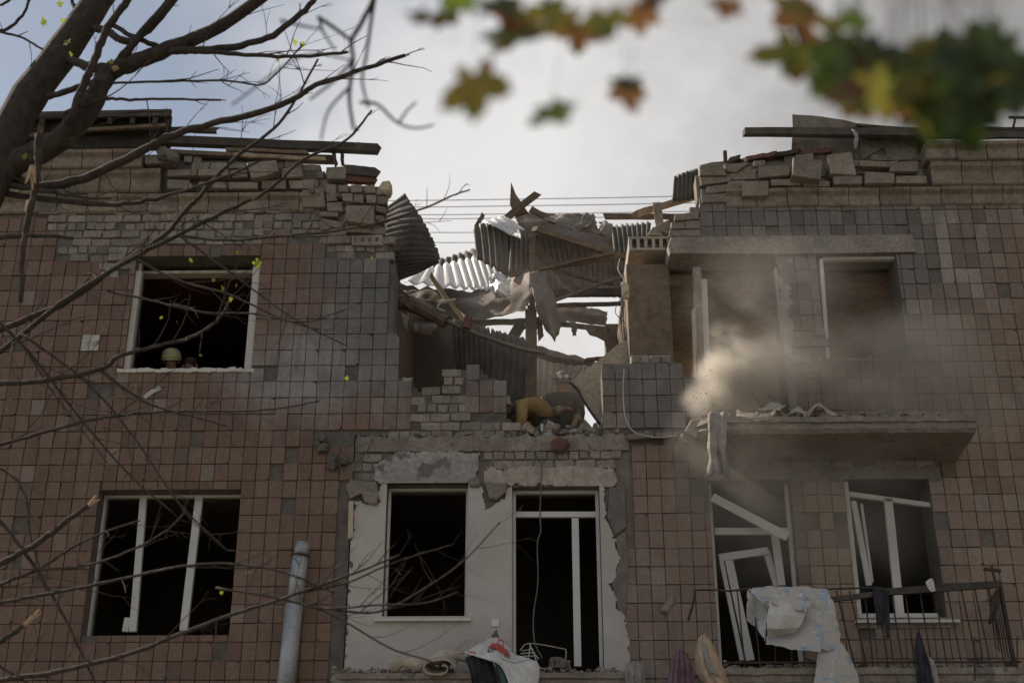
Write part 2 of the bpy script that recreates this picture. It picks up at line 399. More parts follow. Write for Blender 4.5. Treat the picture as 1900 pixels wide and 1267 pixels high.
gm('maple_yellow', (.17, .19, .03), (.25, .18, .035), .5, 11, .15, dust=.0, var=.2, trans=.55, spots=((.20, .06, .02), 16, .57))
gm('maple_rust', (.15, .066, .025), (.24, .115, .04), .55, 11, .15, dust=.0, var=.2, trans=.5, spots=((.10, .10, .02), 13, .56))
gm('maple_dark', (.032, .055, .010), (.065, .10, .016), .5, 9, .15, dust=.0, var=.2, trans=.35)
gm('cloth_white', (.48, .45, .42), (.58, .55, .52), .9, 7, .2, dust=.2, trans=.25)
gm('cloth_beige', (.46, .34, .235), (.58, .44, .315), .95, 12, .3, dust=.15)
gm('cloth_cream', (.36, .31, .25), (.46, .40, .33), .95, 9, .3, dust=.2)
gm('cloth_purple', (.19, .10, .135), (.25, .135, .18), .95, 10, .3, dust=.12)
gm('cloth_dark', (.022, .021, .026), (.042, .040, .048), .9, 9, .3, dust=.06)
gm('cloth_grey', (.25, .225, .205), (.36, .33, .30), .95, 11, .3, dust=.2)
gm('cloth_tan', (.40, .26, .10), (.50, .335, .14), .85, 8, .25, dust=.25)
gm('gear_dark', (.045, .042, .040), (.085, .078, .07), .85, 8, .3, dust=.35)
gm('helmet_shell', (.36, .33, .22), (.44, .41, .28), .5, 6, .05, dust=.2)
gm('helmet_grey', (.20, .185, .17), (.28, .26, .24), .5, 6, .05, dust=.3)
gm('reflective_band', (.34, .36, .12), (.44, .46, .17), .5, 10, .05, dust=.15)
gm('goggle_lens', (.55, .55, .54), (.65, .65, .64), .25, 5, .0, dust=.0)
gm('skin', (.42, .24, .17), (.50, .30, .22), .6, 9, .05, dust=.1)
gm('hair', (.05, .035, .028), (.08, .055, .042), .8, 30, .3, dust=.1)
gm('paper', (.74, .73, .72), (.80, .79, .78), .8, 5, .05, dust=.0, var=.05, trans=.35)
gm('dirt_ground', (.10, .085, .065), (.16, .135, .105), .98, .8, .6, dust=.0)
gm('grass_ground', (.06, .075, .03), (.10, .105, .045), .98, .6, .6, dust=.0)
gm('asphalt', (.045, .043, .041), (.065, .062, .06), .95, 2, .5, dust=.0)
gm('chipboard', (.42, .35, .27), (.50, .42, .33), .9, 2.2, .15, dust=.1, var=.05)
gm('rubble', (.235, .192, .155), (.335, .28, .235), .95, 6, .6, dust=.35, var=.3, spots=((.20, .10, .07), 5, .66))
# peeling sky-blue paint over white enamel on the buckled metal sheet
bb, pr, out = newmat('blue_white_paint')
pos = bb.n('ShaderNodeNewGeometry').outputs['Position']
na = bb.noise(pos, 6.5, 7, .68, .8); nb_ = bb.noise(pos, 17, 4, .6)
col = bb.mix(bb.mr(na, .54, .57), (.50, .455, .41), (.33, .40, .475)); col = bb.mix(bb.mr(na, .63, .66), col, (.17, .25, .38))
col = bb.mix(bb.mr(nb_, .62, .66), col, (.62, .60, .58)); bb.put(pr.inputs['Base Color'], col); pr.inputs['Roughness'].default_value = .6
bump(bb, pr, na, .4, .01)
# ------------------------------------------------------------------ ground
def structure(mb, name, mat):
    o = mb.build(name, mat); o['kind'] = 'structure'; return o
structure(MB().add([(-600, -600, 0), (600, -600, 0), (600, 900, 0), (-600, 900, 0)], [(0, 1, 2, 3)]), 'ground', 'grass_ground')
structure(MB().add([(-300, -15, .004), (300, -15, .004), (300, -4.5, .004), (-300, -4.5, .004)], [(0, 1, 2, 3)]), 'yard', 'dirt_ground')
structure(MB().add([(-300, -23, .008), (300, -23, .008), (300, -15.2, .008), (-300, -15.2, .008)], [(0, 1, 2, 3)]), 'road', 'asphalt')
kb = MB()
for i in range(-8, 9): kb.box((i * 1.0 + .01, -15.19, 0), (i * 1.0 + .99, -15.01, .13))
structure(kb, 'kerb', 'concrete')

# ------------------------------------------------------------------ the damaged building
BASE = Vector((0, 3, 0))
B = thing('apartment_building', 'bomb-damaged three-storey apartment building clad in brown square tiles with a collapsed middle', 'building', BASE)
Z3, Z2 = 7.44, 4.28                              # upper and lower floor levels
OP = {'left_low': (FX(150, 1178), FX(447, 920), FZ(1176), FZ(905)),
      'left_up': (FX(228, 683), FX(467, 680), FZ(681), FZ(471)),
      'mid_win': (FX(709, 1142), FX(866, 1140), FZ(1143), FZ(897)),
      'mid_door': (FX(950, 1235), FX(1121, 1235), Z2, FZ(903)),
      'right_door': (FX(1335, 1230), FX(1496, 1230), Z2, FZ(893)),
      'right_win': (FX(1592, 1145), FX(1756, 1140), FZ(1148), FZ(893)),
      'up_door': (FX(1288, 700), FX(1450, 600), Z3, FZ(474)),
      'up_win': (FX(1526, 600), FX(1684, 640), FZ(668), FZ(474))}
def in_open(x, z, pad=0.0):
    return any(a - pad < x < b_ + pad and c - pad < z < d + pad for a, b_, c, d in OP.values())
def cells(polys, Y0, Y1, step=(.16, .16), holes=OP.values(), clipx=None, rough=0.0):
    """wall from polygons (world x,z) with rectangular openings cut out: front, back and rim faces"""
    ax = [p[0] for q in polys for p in q]; az = [p[1] for q in polys for p in q]
    x0, x1, z0, z1 = min(ax), max(ax), min(az), max(az)
    if clipx: x0, x1 = max(x0, clipx[0]), min(x1, clipx[1])
    def lines(a, c, st, extra):
        n = max(1, int(round((c - a) / st))); L = sorted([a + (c - a) * i / n for i in range(n + 1)] + [e for e in extra if a < e < c])
        out = [L[0]]
        for v in L[1:]:
            if v - out[-1] > .012: out.append(v)
            elif v in extra: out[-1] = v
        return out
    xs = lines(x0, x1, step[0], [h[i] for h in holes for i in (0, 1)]); zs = lines(z0, z1, step[1], [h[i] for h in holes for i in (2, 3)])
    nx, nz = len(xs) - 1, len(zs) - 1
    def solid(i, j):
        if not (0 <= i < nx and 0 <= j < nz): return False
        x, z = (xs[i] + xs[i + 1]) / 2, (zs[j] + zs[j + 1]) / 2
        if any(a < x < b_ and c < z < d for a, b_, c, d in holes): return False
        if rough:
            x += rough * (mnoise.noise((x * 9, z * 9, 1.3)) + .5 * mnoise.noise((x * 26, z * 26, 4.1))); z += rough * (mnoise.noise((x * 9, z * 9, 7.7)) + .5 * mnoise.noise((x * 26, z * 26, 9.1)))
        return any(inpoly(x, z, q) for q in polys)
    S = [[solid(i, j) for j in range(nz)] for i in range(nx)]
    g = lambda i, j: 0 <= i < nx and 0 <= j < nz and S[i][j]
    mb = MB(); vid = {}
    def V(i, j, k):
        if (i, j, k) not in vid:
            vid[(i, j, k)] = len(mb.v); mb.v.append((xs[i], (Y0, Y1)[k], zs[j]))
        return vid[(i, j, k)]
    for i in range(nx):
        for j in range(nz):
            if not S[i][j]: continue
            mb.f.append((V(i, j, 0), V(i + 1, j, 0), V(i + 1, j + 1, 0), V(i, j + 1, 0)))
            mb.f.append((V(i, j, 1), V(i, j + 1, 1), V(i + 1, j + 1, 1), V(i + 1, j, 1)))
            if not g(i - 1, j): mb.f.append((V(i, j, 0), V(i, j + 1, 0), V(i, j + 1, 1), V(i, j, 1)))
            if not g(i + 1, j): mb.f.append((V(i + 1, j, 0), V(i + 1, j, 1), V(i + 1, j + 1, 1), V(i + 1, j + 1, 0)))
            if not g(i, j - 1): mb.f.append((V(i, j, 0), V(i, j, 1), V(i + 1, j, 1), V(i + 1, j, 0)))
            if not g(i, j + 1): mb.f.append((V(i, j + 1, 0), V(i + 1, j + 1, 0), V(i + 1, j + 1, 1), V(i, j + 1, 1)))
    return mb

WT = .45
xl, xr = FX(655, 900), FX(1168, 900)
ZTOP = 11.62
PL = [(-9.6, 0), (-9.6, ZTOP)] + W2([(300, 290), (330, 302), (590, 305), (640, 345), (708, 352), (714, 470), (728, 492), (726, 700)]) + [(FX(726, 700), Z3), (xl, Z3), (xl, 0)]
PC = [(xl, 0), (xl, Z3 - .02), (xr, Z3 - .02), (xr, 0)]
STUB1 = W2([(722, 832), (722, 706), (762, 706), (770, 722), (798, 728), (802, 742), (830, 745), (830, 694), (852, 686), (890, 686), (905, 696), (922, 708), (926, 748), (940, 770), (948, 806), (948, 832)])
STUB2 = W2([(1120, 806), (1119, 686), (1240, 684), (1278, 702), (1278, 806)])
PR = [(xr, 0), (xr, Z3 - .02), (9.4, Z3 - .02), (9.4, 0)]
PR2 = [(OP['up_door'][1], Z3 - .03), (OP['up_door'][1], FZ(476)), (9.4, FZ(476)), (9.4, Z3 - .03)]
PR3 = W2([(1306, 441), (1304, 376), (1312, 335), (1330, 318), (1420, 300), (1470, 290)]) + [(FX(1480, 290), ZTOP), (9.4, ZTOP), (9.4, FZ(441))]
wallL = cells([PL], .015, WT, (.11, .11)).build('facade_wall', 'mortar', B)
wallC = cells([PC], .015, WT, (.22, .22)).build('facade_wall', 'mortar', B)
wallR = cells([PR, PR2, PR3], .015, WT, (.11, .11)).build('facade_wall', 'mortar', B)
stub = cells([STUB1], .006, .36, (.06, .06), []).build('broken_parapet', 'mortar', B)
stub2 = cells([STUB2], .012, .36, (.06, .06), []).build('broken_parapet', 'mortar', B)

# ---------------------------------------------------------------- floors, rooms
slab = MB(); slab.box((-9.5, .452, Z3 - .24), (9.3, 6.4, Z3)); slab.box((xl + .0, .06, Z3 - .215), (FX(1300, 806), .449, Z3 - .004)); slab.build('floor_slab', 'concrete', B)
MB().box((-9.5, .452, Z2 - .24), (9.3, 6.4, Z2)).build('floor_slab', 'concrete', B)
CZ = 10.22                                       # ceiling level of the top floor
MB().box((-9.5, .452, CZ), (-1.95, 6.4, CZ + .24)).build('ceiling_slab', 'concrete', B)
def panel(x0, x1, y0, y1, z0, z1, mat, name='room_wall'): return MB().box((x0, y0, z0), (x1, y1, z1)).build(name, mat, B)
# upper left room, dark red paper; ceiling strip by the window coloured paler, as if window-lit
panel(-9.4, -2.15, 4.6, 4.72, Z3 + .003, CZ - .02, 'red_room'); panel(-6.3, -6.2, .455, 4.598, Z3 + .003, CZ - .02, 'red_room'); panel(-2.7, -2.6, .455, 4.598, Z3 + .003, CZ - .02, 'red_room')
panel(-6.198, -2.702, .95, 4.595, CZ - .10, CZ - .03, 'red_room', 'room_ceiling'); panel(-6.198, -2.702, .455, .945, CZ - .05, CZ - .008, 'lit_ceiling_and_rail', 'room_ceiling')
# the torn cross walls that flank the breach
panel(-2.35, -1.90, .46, 6.0, Z3 + .003, CZ - .003, 'dark_room', 'cross_wall')
CX0, CX1 = FX(1166, 560, .38), FX(1243, 560, .38)
cw = cells([[(CX0, Z3 + .003), (CX0 - .01, 8.3), (CX0 + .015, 8.9), (CX0, 9.5), (CX0, CZ - .19), (CX1, CZ - .19), (CX1 + .01, 8.8), (CX1, Z3 + .003)]], .38, 5.4, (.08, .2), []).build('cross_wall', 'plaster_brown', B)
# upper right room: cracked tan ceiling, unseen back wall left open below to bounce sun onto it
panel(CX1 + .012, 5.2, 5.3, 5.42, 9.15, CZ - .2, 'plaster_tan'); panel(5.2, 5.32, .455, 5.298, Z3 + .003, CZ - .2, 'plaster_tan')
panel(CX1 + .012, 5.335, 1.02, 5.44, CZ - .19, CZ - .003, 'plaster_tan', 'room_ceiling'); panel(5.337, 9.3, .455, 5.4, CZ - .19, CZ - .003, 'dark_room', 'room_ceiling')
panel(5.34, 9.3, 5.3, 5.42, Z3 + .003, CZ - .2, 'dark_room')
rc = MB(); rc.box((CX1 + .014, .452, CZ - .03), (5.198, 1.015, CZ + .2)); rc.build('lintel_beam', 'plaster_brown', B)
hs = MB(); hx0, hx1 = FX(1170, 452, .3), FX(1241, 452, .3); hz0, hz1 = FZ(466, .3), FZ(441, .3)
for k in range(6):                                # hollow-core slab: webs and holes
    a = hx0 + (hx1 - hx0) * k / 5
    hs.box((a - .022, .302, hz0 + .035), (a + .022, 3.0, hz1 - .035))
hs.box((hx0 - .022, .30, hz0), (hx1 + .06, 3.0, hz0 + .033)); hs.box((hx0 - .022, .30, hz1 - .033), (hx1 + .06, 3.0, hz1))
hs.box((hx0 + .02, .42, hz0 + .034), (hx1 + .05, 2.9, hz1 - .034))
panel(P(1123, 600, 2.7).x, CX0 + .02, 2.7, 3.1, Z3 + .003, CZ - .01, 'dark_room', 'dark_wall_panel')  # added dark panel widening the dark receding face of the cross wall
hs.build('hollow_slab', 'lintel_concrete', B)
# lower rooms
for (a, c) in ((-6.3, -2.75), (-2.6, 1.45), (1.6, 5.6)):
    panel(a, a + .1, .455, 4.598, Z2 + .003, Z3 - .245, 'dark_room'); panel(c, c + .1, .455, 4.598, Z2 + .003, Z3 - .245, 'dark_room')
    panel(a + .102, c - .002, 1.25, 4.595, Z3 - .36, Z3 - .245, 'dark_room', 'room_ceiling'); panel(a + .102, c - .002, .455, 1.245, Z3 - .28, Z3 - .243, 'lit_ceiling_and_rail', 'room_ceiling')  # ceiling paler by the window, dark behind: window light put into the colour
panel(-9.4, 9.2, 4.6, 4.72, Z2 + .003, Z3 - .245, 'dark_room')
MB().box((-9.5, 6.0, 0), (9.3, 6.35, Z3 - .26)).build('rear_wall', 'brick_white', B)
MB().box((-9.5, 6.0, Z3 + .004), (-2.0, 6.35, CZ - .005)).build('rear_wall', 'brick_white', B)
panel(-9.58, -9.5, .46, 6.3, 0, ZTOP - .1, 'brick_white', 'side_wall'); panel(9.3, 9.38, .46, 6.3, 0, ZTOP - .1, 'brick_white', 'side_wall')

# ---------------------------------------------------------------- lintel, ledge, plaster facings
lz0, lz1 = FZ(476, -.05), FZ(441, -.05)
lin = MB(); lx0 = FX(1242, 455, -.05); lx1 = FX(1698, 455, -.05)
lin.prism([(lx0, lz0 + .03), (lx0 - .02, lz0 + .16), (lx0 + .02, lz1 - .01), (lx1 - .03, lz1), (lx1 + .02, lz1 - .1), (lx1, lz0 + .02), ((lx0 + lx1) / 2, lz0 + .005)], -.05, .44, .012)
lin.build('lintel', 'lintel_concrete', B)
led = MB(); a0, a1 = FX(664, 820), FX(1166, 820); zt, zb = FZ(806, -.02), FZ(836, -.02)
n = 120; rows = []
for (yy, zz, am) in ((.05, zt, 0), (-.028, zt - .005, 1), (-.034, zt * .66 + zb * .34, .5), (-.032, zt * .33 + zb * .67, .5), (-.026, zb, .6), (.05, zb, 0)):
    rows.append([(a0 + (a1 - a0) * i / n, yy + .022 * am * mnoise.noise((i * .31, zz * 9, 2.0)) + .010 * am * mnoise.noise((i * 1.3, zz * 30, 5.0)), zz + (.05 if am == 1 else .018 * am) * (mnoise.noise((i * .23, 3.0, zz)) - .25)) for i in range(n + 1)])
led.grid(np.array(rows)); led.build('concrete_ledge', 'concrete', B)
WP = W2([(657, 930), (704, 938), (704, 890), (872, 890), (894, 905), (904, 945), (925, 930), (946, 905), (1122, 903), (1124, 960), (1142, 1000), (1148, 1040), (1130, 1085), (1146, 1130), (1166, 1165), (1170, 1250), (639, 1250)])
wp = cells([WP], -.032, .013, (.015, .015), rough=.05).build('plaster_facing', 'plaster_white', B)
SP = W2([(694, 893), (700, 865), (722, 842), (800, 839), (890, 842), (888, 878), (872, 894), (868, 899), (706, 899)])
cells([SP], -.045, .013, (.015, .015), rough=.04).build('plaster_facing', 'plaster_soiled', B)
LP = W2([(905, 870), (1010, 866), (1142, 868), (1145, 900), (1140, 905), (940, 900), (898, 896)])
cells([LP], -.026, .013, (.018, .018), rough=.05).build('plaster_facing', 'lintel_concrete', B)
LP2 = W2([(1328, 862), (1480, 868), (1560, 866), (1742, 866), (1745, 893), (1328, 894)])
cells([LP2], -.02, .013, (.025, .025), rough=.05).build('plaster_facing', 'concrete', B)
JP = W2([(1443, 480), (1468, 480), (1466, 560), (1474, 600), (1470, 668), (1480, 770), (1452, 770)])
cells([JP], -.03, .013, (.018, .018), rough=.05).build('plaster_facing', 'plaster_soiled', B)
# lumps of torn render round the plaster
def rough_lump(polys, Y0, Y1, mat, name='broken_render'):
    for q in polys: MB().prism(W2(q), Y0, Y1, .02, .9).build(name, mat, B)
rough_lump([[(643, 905), (652, 893), (700, 897), (704, 925), (700, 940), (678, 935), (672, 918), (650, 928)], [(868, 893), (884, 885), (893, 895), (890, 906), (872, 905)],
            [(900, 900), (942, 898), (940, 915), (922, 930), (908, 928)]], -.085, .012, 'concrete')
rough_lump([[(648, 932), (657, 930), (656, 1000), (646, 1003)]], -.07, .012, 'plaster_edge', 'insulation_board')
rough_lump([[(1142, 1000), (1160, 985), (1166, 1040), (1160, 1150), (1148, 1135), (1134, 1085), (1150, 1040)], [(1130, 905), (1160, 903), (1163, 980), (1140, 995), (1126, 960)]], -.03, .012, 'mortar')

# ---------------------------------------------------------------- windows and doors (white plastic frames, glass blown out)
def frame_bars(key, Y, segs, wd=.06, dp=.07, name='window', sill=None, skip=()):
    """outer frame bars inside an opening; segs: extra bars in px ((x0,y0),(x1,y1),width_m,name)"""
    x0, x1, z0, z1 = OP[key]; m = MB(); e = .004
    if 'l' not in skip: m.box((x0 + e, Y, z0 + e), (x0 + wd, Y + dp, z1 - e))
    if 'r' not in skip: m.box((x1 - wd, Y, z0 + e), (x1 - e, Y + dp, z1 - e))
    if 't' not in skip: m.box((x0 + wd, Y + .002, z1 - wd), (x1 - wd, Y + dp - .002, z1 - e))
    if 'b' not in skip: m.box((x0 + wd, Y + .002, z0 + e), (x1 - wd, Y + dp - .002, z0 + wd))
    o = m.build(name, 'pvc_white', B)
    for (p, q, wm, nm) in segs: MB().bar(P(*p, Y + dp / 2), P(*q, Y + dp / 2), wm, dp - .01, (0, 1, 0)).build(nm, 'pvc_white', o)
    if sill:
        s0 = P(*sill[0], -.06); s1 = P(*sill[1], -.06); MB().box((s0.x, -.09, s0.z - .035), (s1.x, .16, s0.z)).build('sill', 'pvc_white', o)
    return o
frame_bars('left_low', .20, [((247, 1172), (267, 922), .085, 'mullion'), ((341, 1170), (371, 916), .095, 'mullion'), ((233, 1172), (238, 1146), .075, 'latch_cover')], .035, .07)
lu = frame_bars('left_up', .12, [], .03, .10, skip=('t', 'b'))
x0, x1, z0, z1 = OP['left_up']
MB().box((x1 - .10, .02, z0), (x1 - .004, .118, z1 - .15)).build('reveal_lining', 'plaster_white', lu); MB().box((x0 + .004, .02, z0), (x0 + .08, .118, z1 - .2)).build('reveal_lining', 'plaster_white', lu)
MB().box((x0 + .01, .24, z1 - .13), (x1 - .01, .40, z1 - .09)).build('curtain_rail', 'lit_ceiling_and_rail', lu)
sm = MB()
for i in range(22):
    xx = x0 - .06 + (x1 - x0 + .1) * i / 22; sm.prism([(xx, z0 - .05), (xx + .083, z0 - .05 + rng.uniform(-.01, .01)), (xx + .083, z0 + rng.uniform(-.01, .02)), (xx, z0 + rng.uniform(-.01, .015))], -.035 + rng.uniform(-.012, .012), .3, .004)
sm.build('sill', 'plaster_white', lu)
frame_bars('mid_win', .16, [], .035, .07, sill=((694, 1147), (874, 1147)))
frame_bars('mid_door', .14, [((950, 955), (1115, 955), .07, 'transom'), ((1067, 962), (1072, 1236), .085, 'mullion')], .045, .07, 'balcony_door')
rd = frame_bars('right_door', .14, [((1326, 986), (1490, 986), .085, 'transom'), ((1437, 990), (1450, 1086), .09, 'mullion')], .05, .07, 'balcony_door', skip=('t', 'b'))
MB().bar(P(1322, 922, .02), P(1462, 996, -.12), .105, .05, (0, 1, .3)).build('broken_bar', 'pvc_white', rd)
for (p, q, wm) in (((1334, 1035), (1425, 1022), .09), ((1421, 1022), (1442, 1090), .08), ((1352, 1040), (1392, 1225), .10), ((1338, 1040), (1376, 1225), .05)):
    MB().bar(P(*p, .28), P(*q, .24), wm, .06, (0, 1, 0)).build('door_leaf', 'pvc_white', rd)
rw = frame_bars('right_win', .06, [((1647, 925), (1670, 1146), .10, 'mullion'), ((1575, 917), (1728, 938), .06, 'bent_top_bar')], .065, .07, skip=('t', 'r'), sill=((1586, 1150), (1780, 1150)))
MB().bar(P(1583, 930, .16), P(1612, 1086, .22), .07, .05, (0, 1, 0)).build('casement', 'pvc_white', rw); MB().bar(P(1598, 935, .18), P(1618, 1080, .24), .03, .05, (0, 1, 0)).build('casement', 'pvc_white', rw)
for k in range(5):
    xx = FX(1590 + k * 36, 1162); MB().box((xx, -.03, FZ(1168)), (xx + .235, .012, FZ(1155) - .01)).build('sill_brick', 'brick_white', wallR)
ud = thing_jamb = MB()
thing_jamb.bar(P(1292, 500, .10), P(1300, 700, .10), .10, .14, (0, 1, 0))
thing_jamb = thing_jamb.build('door_jamb', 'concrete', B)
MB().bar(P(1306, 520, .16), P(1312, 705, .16), .075, .07, (0, 1, 0)).build('frame_post', 'pvc_white', thing_jamb)
MB().prism(W2([(1284, 575), (1290, 570), (1293, 640), (1291, 700), (1288, 700), (1286, 640)], .02), .02, .10, .004).build('torn_edge', 'plaster_edge', thing_jamb)
for (a, c) in (((1440, 500), (1458, 668)), ((1522, 484), (1535, 672))): MB().bar(P(*a, .08), P(*c, .08), .05, .12, (0, 1, 0)).build('frame_post', 'pvc_white', thing_jamb)
MB().bar(P(1524, 482, .1), P(1664, 480, .1), .05, .08, (0, 1, 0)).build('frame_head', 'pvc_white', thing_jamb)
MB().bar(P(1671, 500, .08), P(1692, 670, .08), .05, .12, (0, 1, 0)).build('frame_post', 'plaster_soiled', thing_jamb)

# ---------------------------------------------------------------- facade tiles
GAP = .007
class Pool:
    """alike pieces: the ones that show largest become objects of their own, the rest one joined part"""
    def __init__(s, name, mat, limit): s.name, s.mat, s.limit, s.it = name, mat, limit, []
    def add(s, loc, mesh, rot, parent): s.it.append((Vector(loc), mesh, rot, parent))
    def flush(s):
        def key(t):
            p = t[0]; q = (p - CAM); fw = Vector((-math.sin(YAW) * math.cos(PITCH), math.cos(YAW) * math.cos(PITCH), math.sin(PITCH))); rt = Vector((math.cos(YAW), math.sin(YAW), 0)); up = rt.cross(fw)
            d = q.dot(fw); px = 950 + F * q.dot(rt) / d; py = 633.5 - F * q.dot(up) / d
            return d + (0 if -5 < px < 1905 and -5 < py < 1272 else 100)
        s.it.sort(key=key)
        for loc, me, rot, par in s.it[:s.limit]:
            o = bpy.data.objects.new(s.name, me); COL.objects.link(o); o.parent = par; o.location = loc - wloc(par); o.rotation_euler = rot
        rest = MB()
        for loc, me, rot, par in s.it[s.limit:]:
            Rm = Matrix.LocRotScale(loc, None, None) @ __import__('mathutils').Euler(rot).to_matrix().to_4x4()
            rest.add([Rm @ v.co for v in me.vertices], [tuple(p.vertices) for p in me.polygons])
        if rest.v: rest.build(s.name, s.mat, B, kind='stuff')
def tile_mesh(w_, h_, seed, chip=False):
    r = random.Random(seed); m = MB(); a, c = w_ / 2, h_ / 2; bv = .004
    poly = [(-a, -c), (a, -c), (a, c), (-a, c)]
    if chip:
        k = r.randrange(4); x, z = poly[k]; d = r.uniform(.02, .06); e = r.uniform(.02, .06)
        p1 = (x - math.copysign(d, x), z); p2 = (x, z - math.copysign(e, z))
        poly[k:k + 1] = [p2, p1] if k in (0, 2) else [p1, p2]
        if k in (0, 2): poly[k:k + 2] = [p2, p1] if k == 0 and False else poly[k:k + 2]
        cx = sum(p[0] for p in poly) / len(poly); cz = sum(p[1] for p in poly) / len(poly)
        poly.sort(key=lambda p: math.atan2(p[1] - cz, p[0] - cx))
    m.prism(poly, -.012, .012, bv)
    me = m.mesh('tile'); me.materials.append(M_['facade_tile']); return me
TILE = [tile_mesh(TW - GAP, TH - GAP, i) for i in range(3)] + [tile_mesh(TW - GAP, TH - GAP, i, True) for i in range(3, 9)]
tiles = Pool('tile', 'facade_tile', 300)
BRICK_L = W2([(75, 386), (716, 386), (716, 482), (660, 480), (598, 474), (592, 444), (505, 438), (470, 448), (250, 458), (240, 486), (215, 530), (190, 492), (120, 486)])
NOT_TILE = [BRICK_L, W2([(634, 812), (700, 812), (700, 838), (660, 840), (655, 900), (640, 1300), (620, 1300), (640, 900), (648, 850)]),
            W2([(1166, 800), (1300, 800), (1300, 838), (1166, 838)]), W2([(1328, 836), (1748, 834), (1746, 896), (1328, 896)]),
            W2([(1440, 476), (1474, 476), (1470, 600), (1500, 640), (1528, 640), (1532, 675), (1475, 690), (1482, 772), (1450, 772)])]
TILE_POLY = [[(-9.5, .6), (-9.5, FZ(386)), W2([(716, 386)])[0]] + W2([(722, 480), (731, 494), (729, 700), (762, 718), (770, 805), (655, 812), (652, 850), (642, 1267)]) + [(FX(642, 1267), .6)],
             [(FX(1166, 1267), .6)] + W2([(1166, 1267), (1164, 836)]) + W2([(1290, 806), (1455, 774)]) + [(OP['up_door'][1], Z3), (OP['up_door'][1], FZ(476))] + W2([(1700, 476), (1700, 438), (1300, 438), (1306, 378)]) + [(9.3, FZ(372)), (9.3, .6)],
             W2([(855, 684), (892, 684), (906, 694), (927, 706), (929, 744), (938, 748), (946, 778), (868, 780), (866, 744), (854, 736)]),
             W2([(1119, 684), (1244, 682), (1284, 702), (1284, 797), (1119, 799)])]
HOLE_TILES = W2([(615, 812), (590, 800), (1512, 972), (1556, 968), (1556, 1000), (168, 735), (205, 735), (540, 840), (520, 868), (1826, 1006), (1740, 960), (1300, 905), (1312, 940)])
for i in range(int(-9.6 / TW), int(9.4 / TW) + 1):
    for j in range(-16, 32):
        x, z = (i + .5) * TW, TZ0 + (j + .5) * TH
        zone = next((k for k, q in enumerate(TILE_POLY) if inpoly(x, z, q)), None)
        if zone is None or any(inpoly(x, z, q) for q in NOT_TILE): continue
        a, c, e, g_ = x - TW / 2 + GAP / 2, x + TW / 2 - GAP / 2, z - TH / 2 + GAP / 2, z + TH / 2 - GAP / 2
        cut = False; dead = False
        for (ox0, ox1, oz0, oz1) in OP.values():
            if c > ox0 and a < ox1 and g_ > oz0 and e < oz1:
                cut = True
                opts = [(ox0 - a, 'c', ox0), (c - ox1, 'a', ox1), (oz0 - e, 'g', oz0), (g_ - oz1, 'e', oz1)]
                best = max(opts)
                if best[0] < .03: dead = True
                elif best[1] == 'c': c = best[2]
                elif best[1] == 'a': a = best[2]
                elif best[1] == 'g': g_ = best[2]
                else: e = best[2]
        if dead: continue
        if any(abs(x - hx) < TW / 2 and abs(z - hz) < TH / 2 for hx, hz in HOLE_TILES): continue
        r = rng.random()
        dens = .012 + (.06 if (zone == 1 and 7.6 < z and x < 5.4) else 0) + (.05 if zone == 0 and z > 9.2 and x > -5 else 0)
        if r < dens and zone < 2: continue
        yy = rng.uniform(-.006, .004); rot = (rng.gauss(0, .011), rng.gauss(0, .010), rng.gauss(0, .011))
        par = (wallL, wallR, stub, stub2)[zone]
        if cut:
            me = tile_mesh(c - a, g_ - e, i * 100 + j)
            tiles.add(((a + c) / 2, yy, (e + g_) / 2), me, rot, par)
        else:
            me = TILE[rng.randrange(3)] if rng.random() > (.10 if zone < 2 else .3) else TILE[3 + rng.randrange(6)]
            tiles.add((x + rng.gauss(0, .0014), yy, z + rng.gauss(0, .0014)), me, rot, par)
tiles.flush()

# ---------------------------------------------------------------- bricks where the tiles have come off
def brick_mesh(l, h, d, seed, mat='brick_white'):
    r = random.Random(seed); m = MB(); j = lambda s_: r.uniform(-s_, s_)
    poly = [(-l / 2 + j(.010), -h / 2 + j(.007)), (j(.02), -h / 2 + j(.004)), (l / 2 + j(.010), -h / 2 + j(.007)), (l / 2 + j(.012), h / 2 + j(.008)), (j(.03), h / 2 + j(.004)), (-l / 2 + j(.012), h / 2 + j(.008))]
    m.prism(poly, -d / 2, d / 2, .010, 1.0); me = m.mesh('brick'); me.materials.append(M_[mat]); return me
BS = [brick_mesh(.245, .108, .11, i) for i in range(6)]; BH = [brick_mesh(.125, .108, .11, 20 + i) for i in range(6)]
bricks = Pool('brick', 'brick_white', 300)
def brick_zone(poly, par, skip=(), Yf=-.0, miss=.06, rough=1.0):
    zs_ = [p[1] for p in poly]; xs_ = [p[0] for p in poly]; z = min(zs_) + .05; row = 0
    while z < max(zs_):
        hd = row % 3 == 1; L = .134 if hd else .257; x = min(xs_) + (row % 2) * L / 2
        while x < max(xs_):
            if inpoly(x, z, poly) and not any(inpoly(x, z, s_) for s_ in skip) and rng.random() > miss and not in_open(x, z, -.02):
                me = rng.choice(BH if hd else BS)
                bricks.add((x, Yf + .055 + rng.gauss(0, .006 * rough), z + rng.gauss(0, .003 * rough)), me, (rng.gauss(0, .02 * rough), rng.gauss(0, .012 * rough), rng.gauss(0, .02 * rough)), par)
            x += L
        z += .121; row += 1
brick_zone(BRICK_L, wallL, Yf=-.010, miss=.07, rough=1.7)
brick_zone(W2([(726, 832), (726, 702), (764, 702), (770, 716), (800, 722), (804, 738), (830, 740), (828, 690), (850, 683), (892, 683), (926, 706), (950, 780), (952, 806)]), stub, [TILE_POLY[2], TILE_POLY[0]], Yf=-.012, miss=.0, rough=1.6)
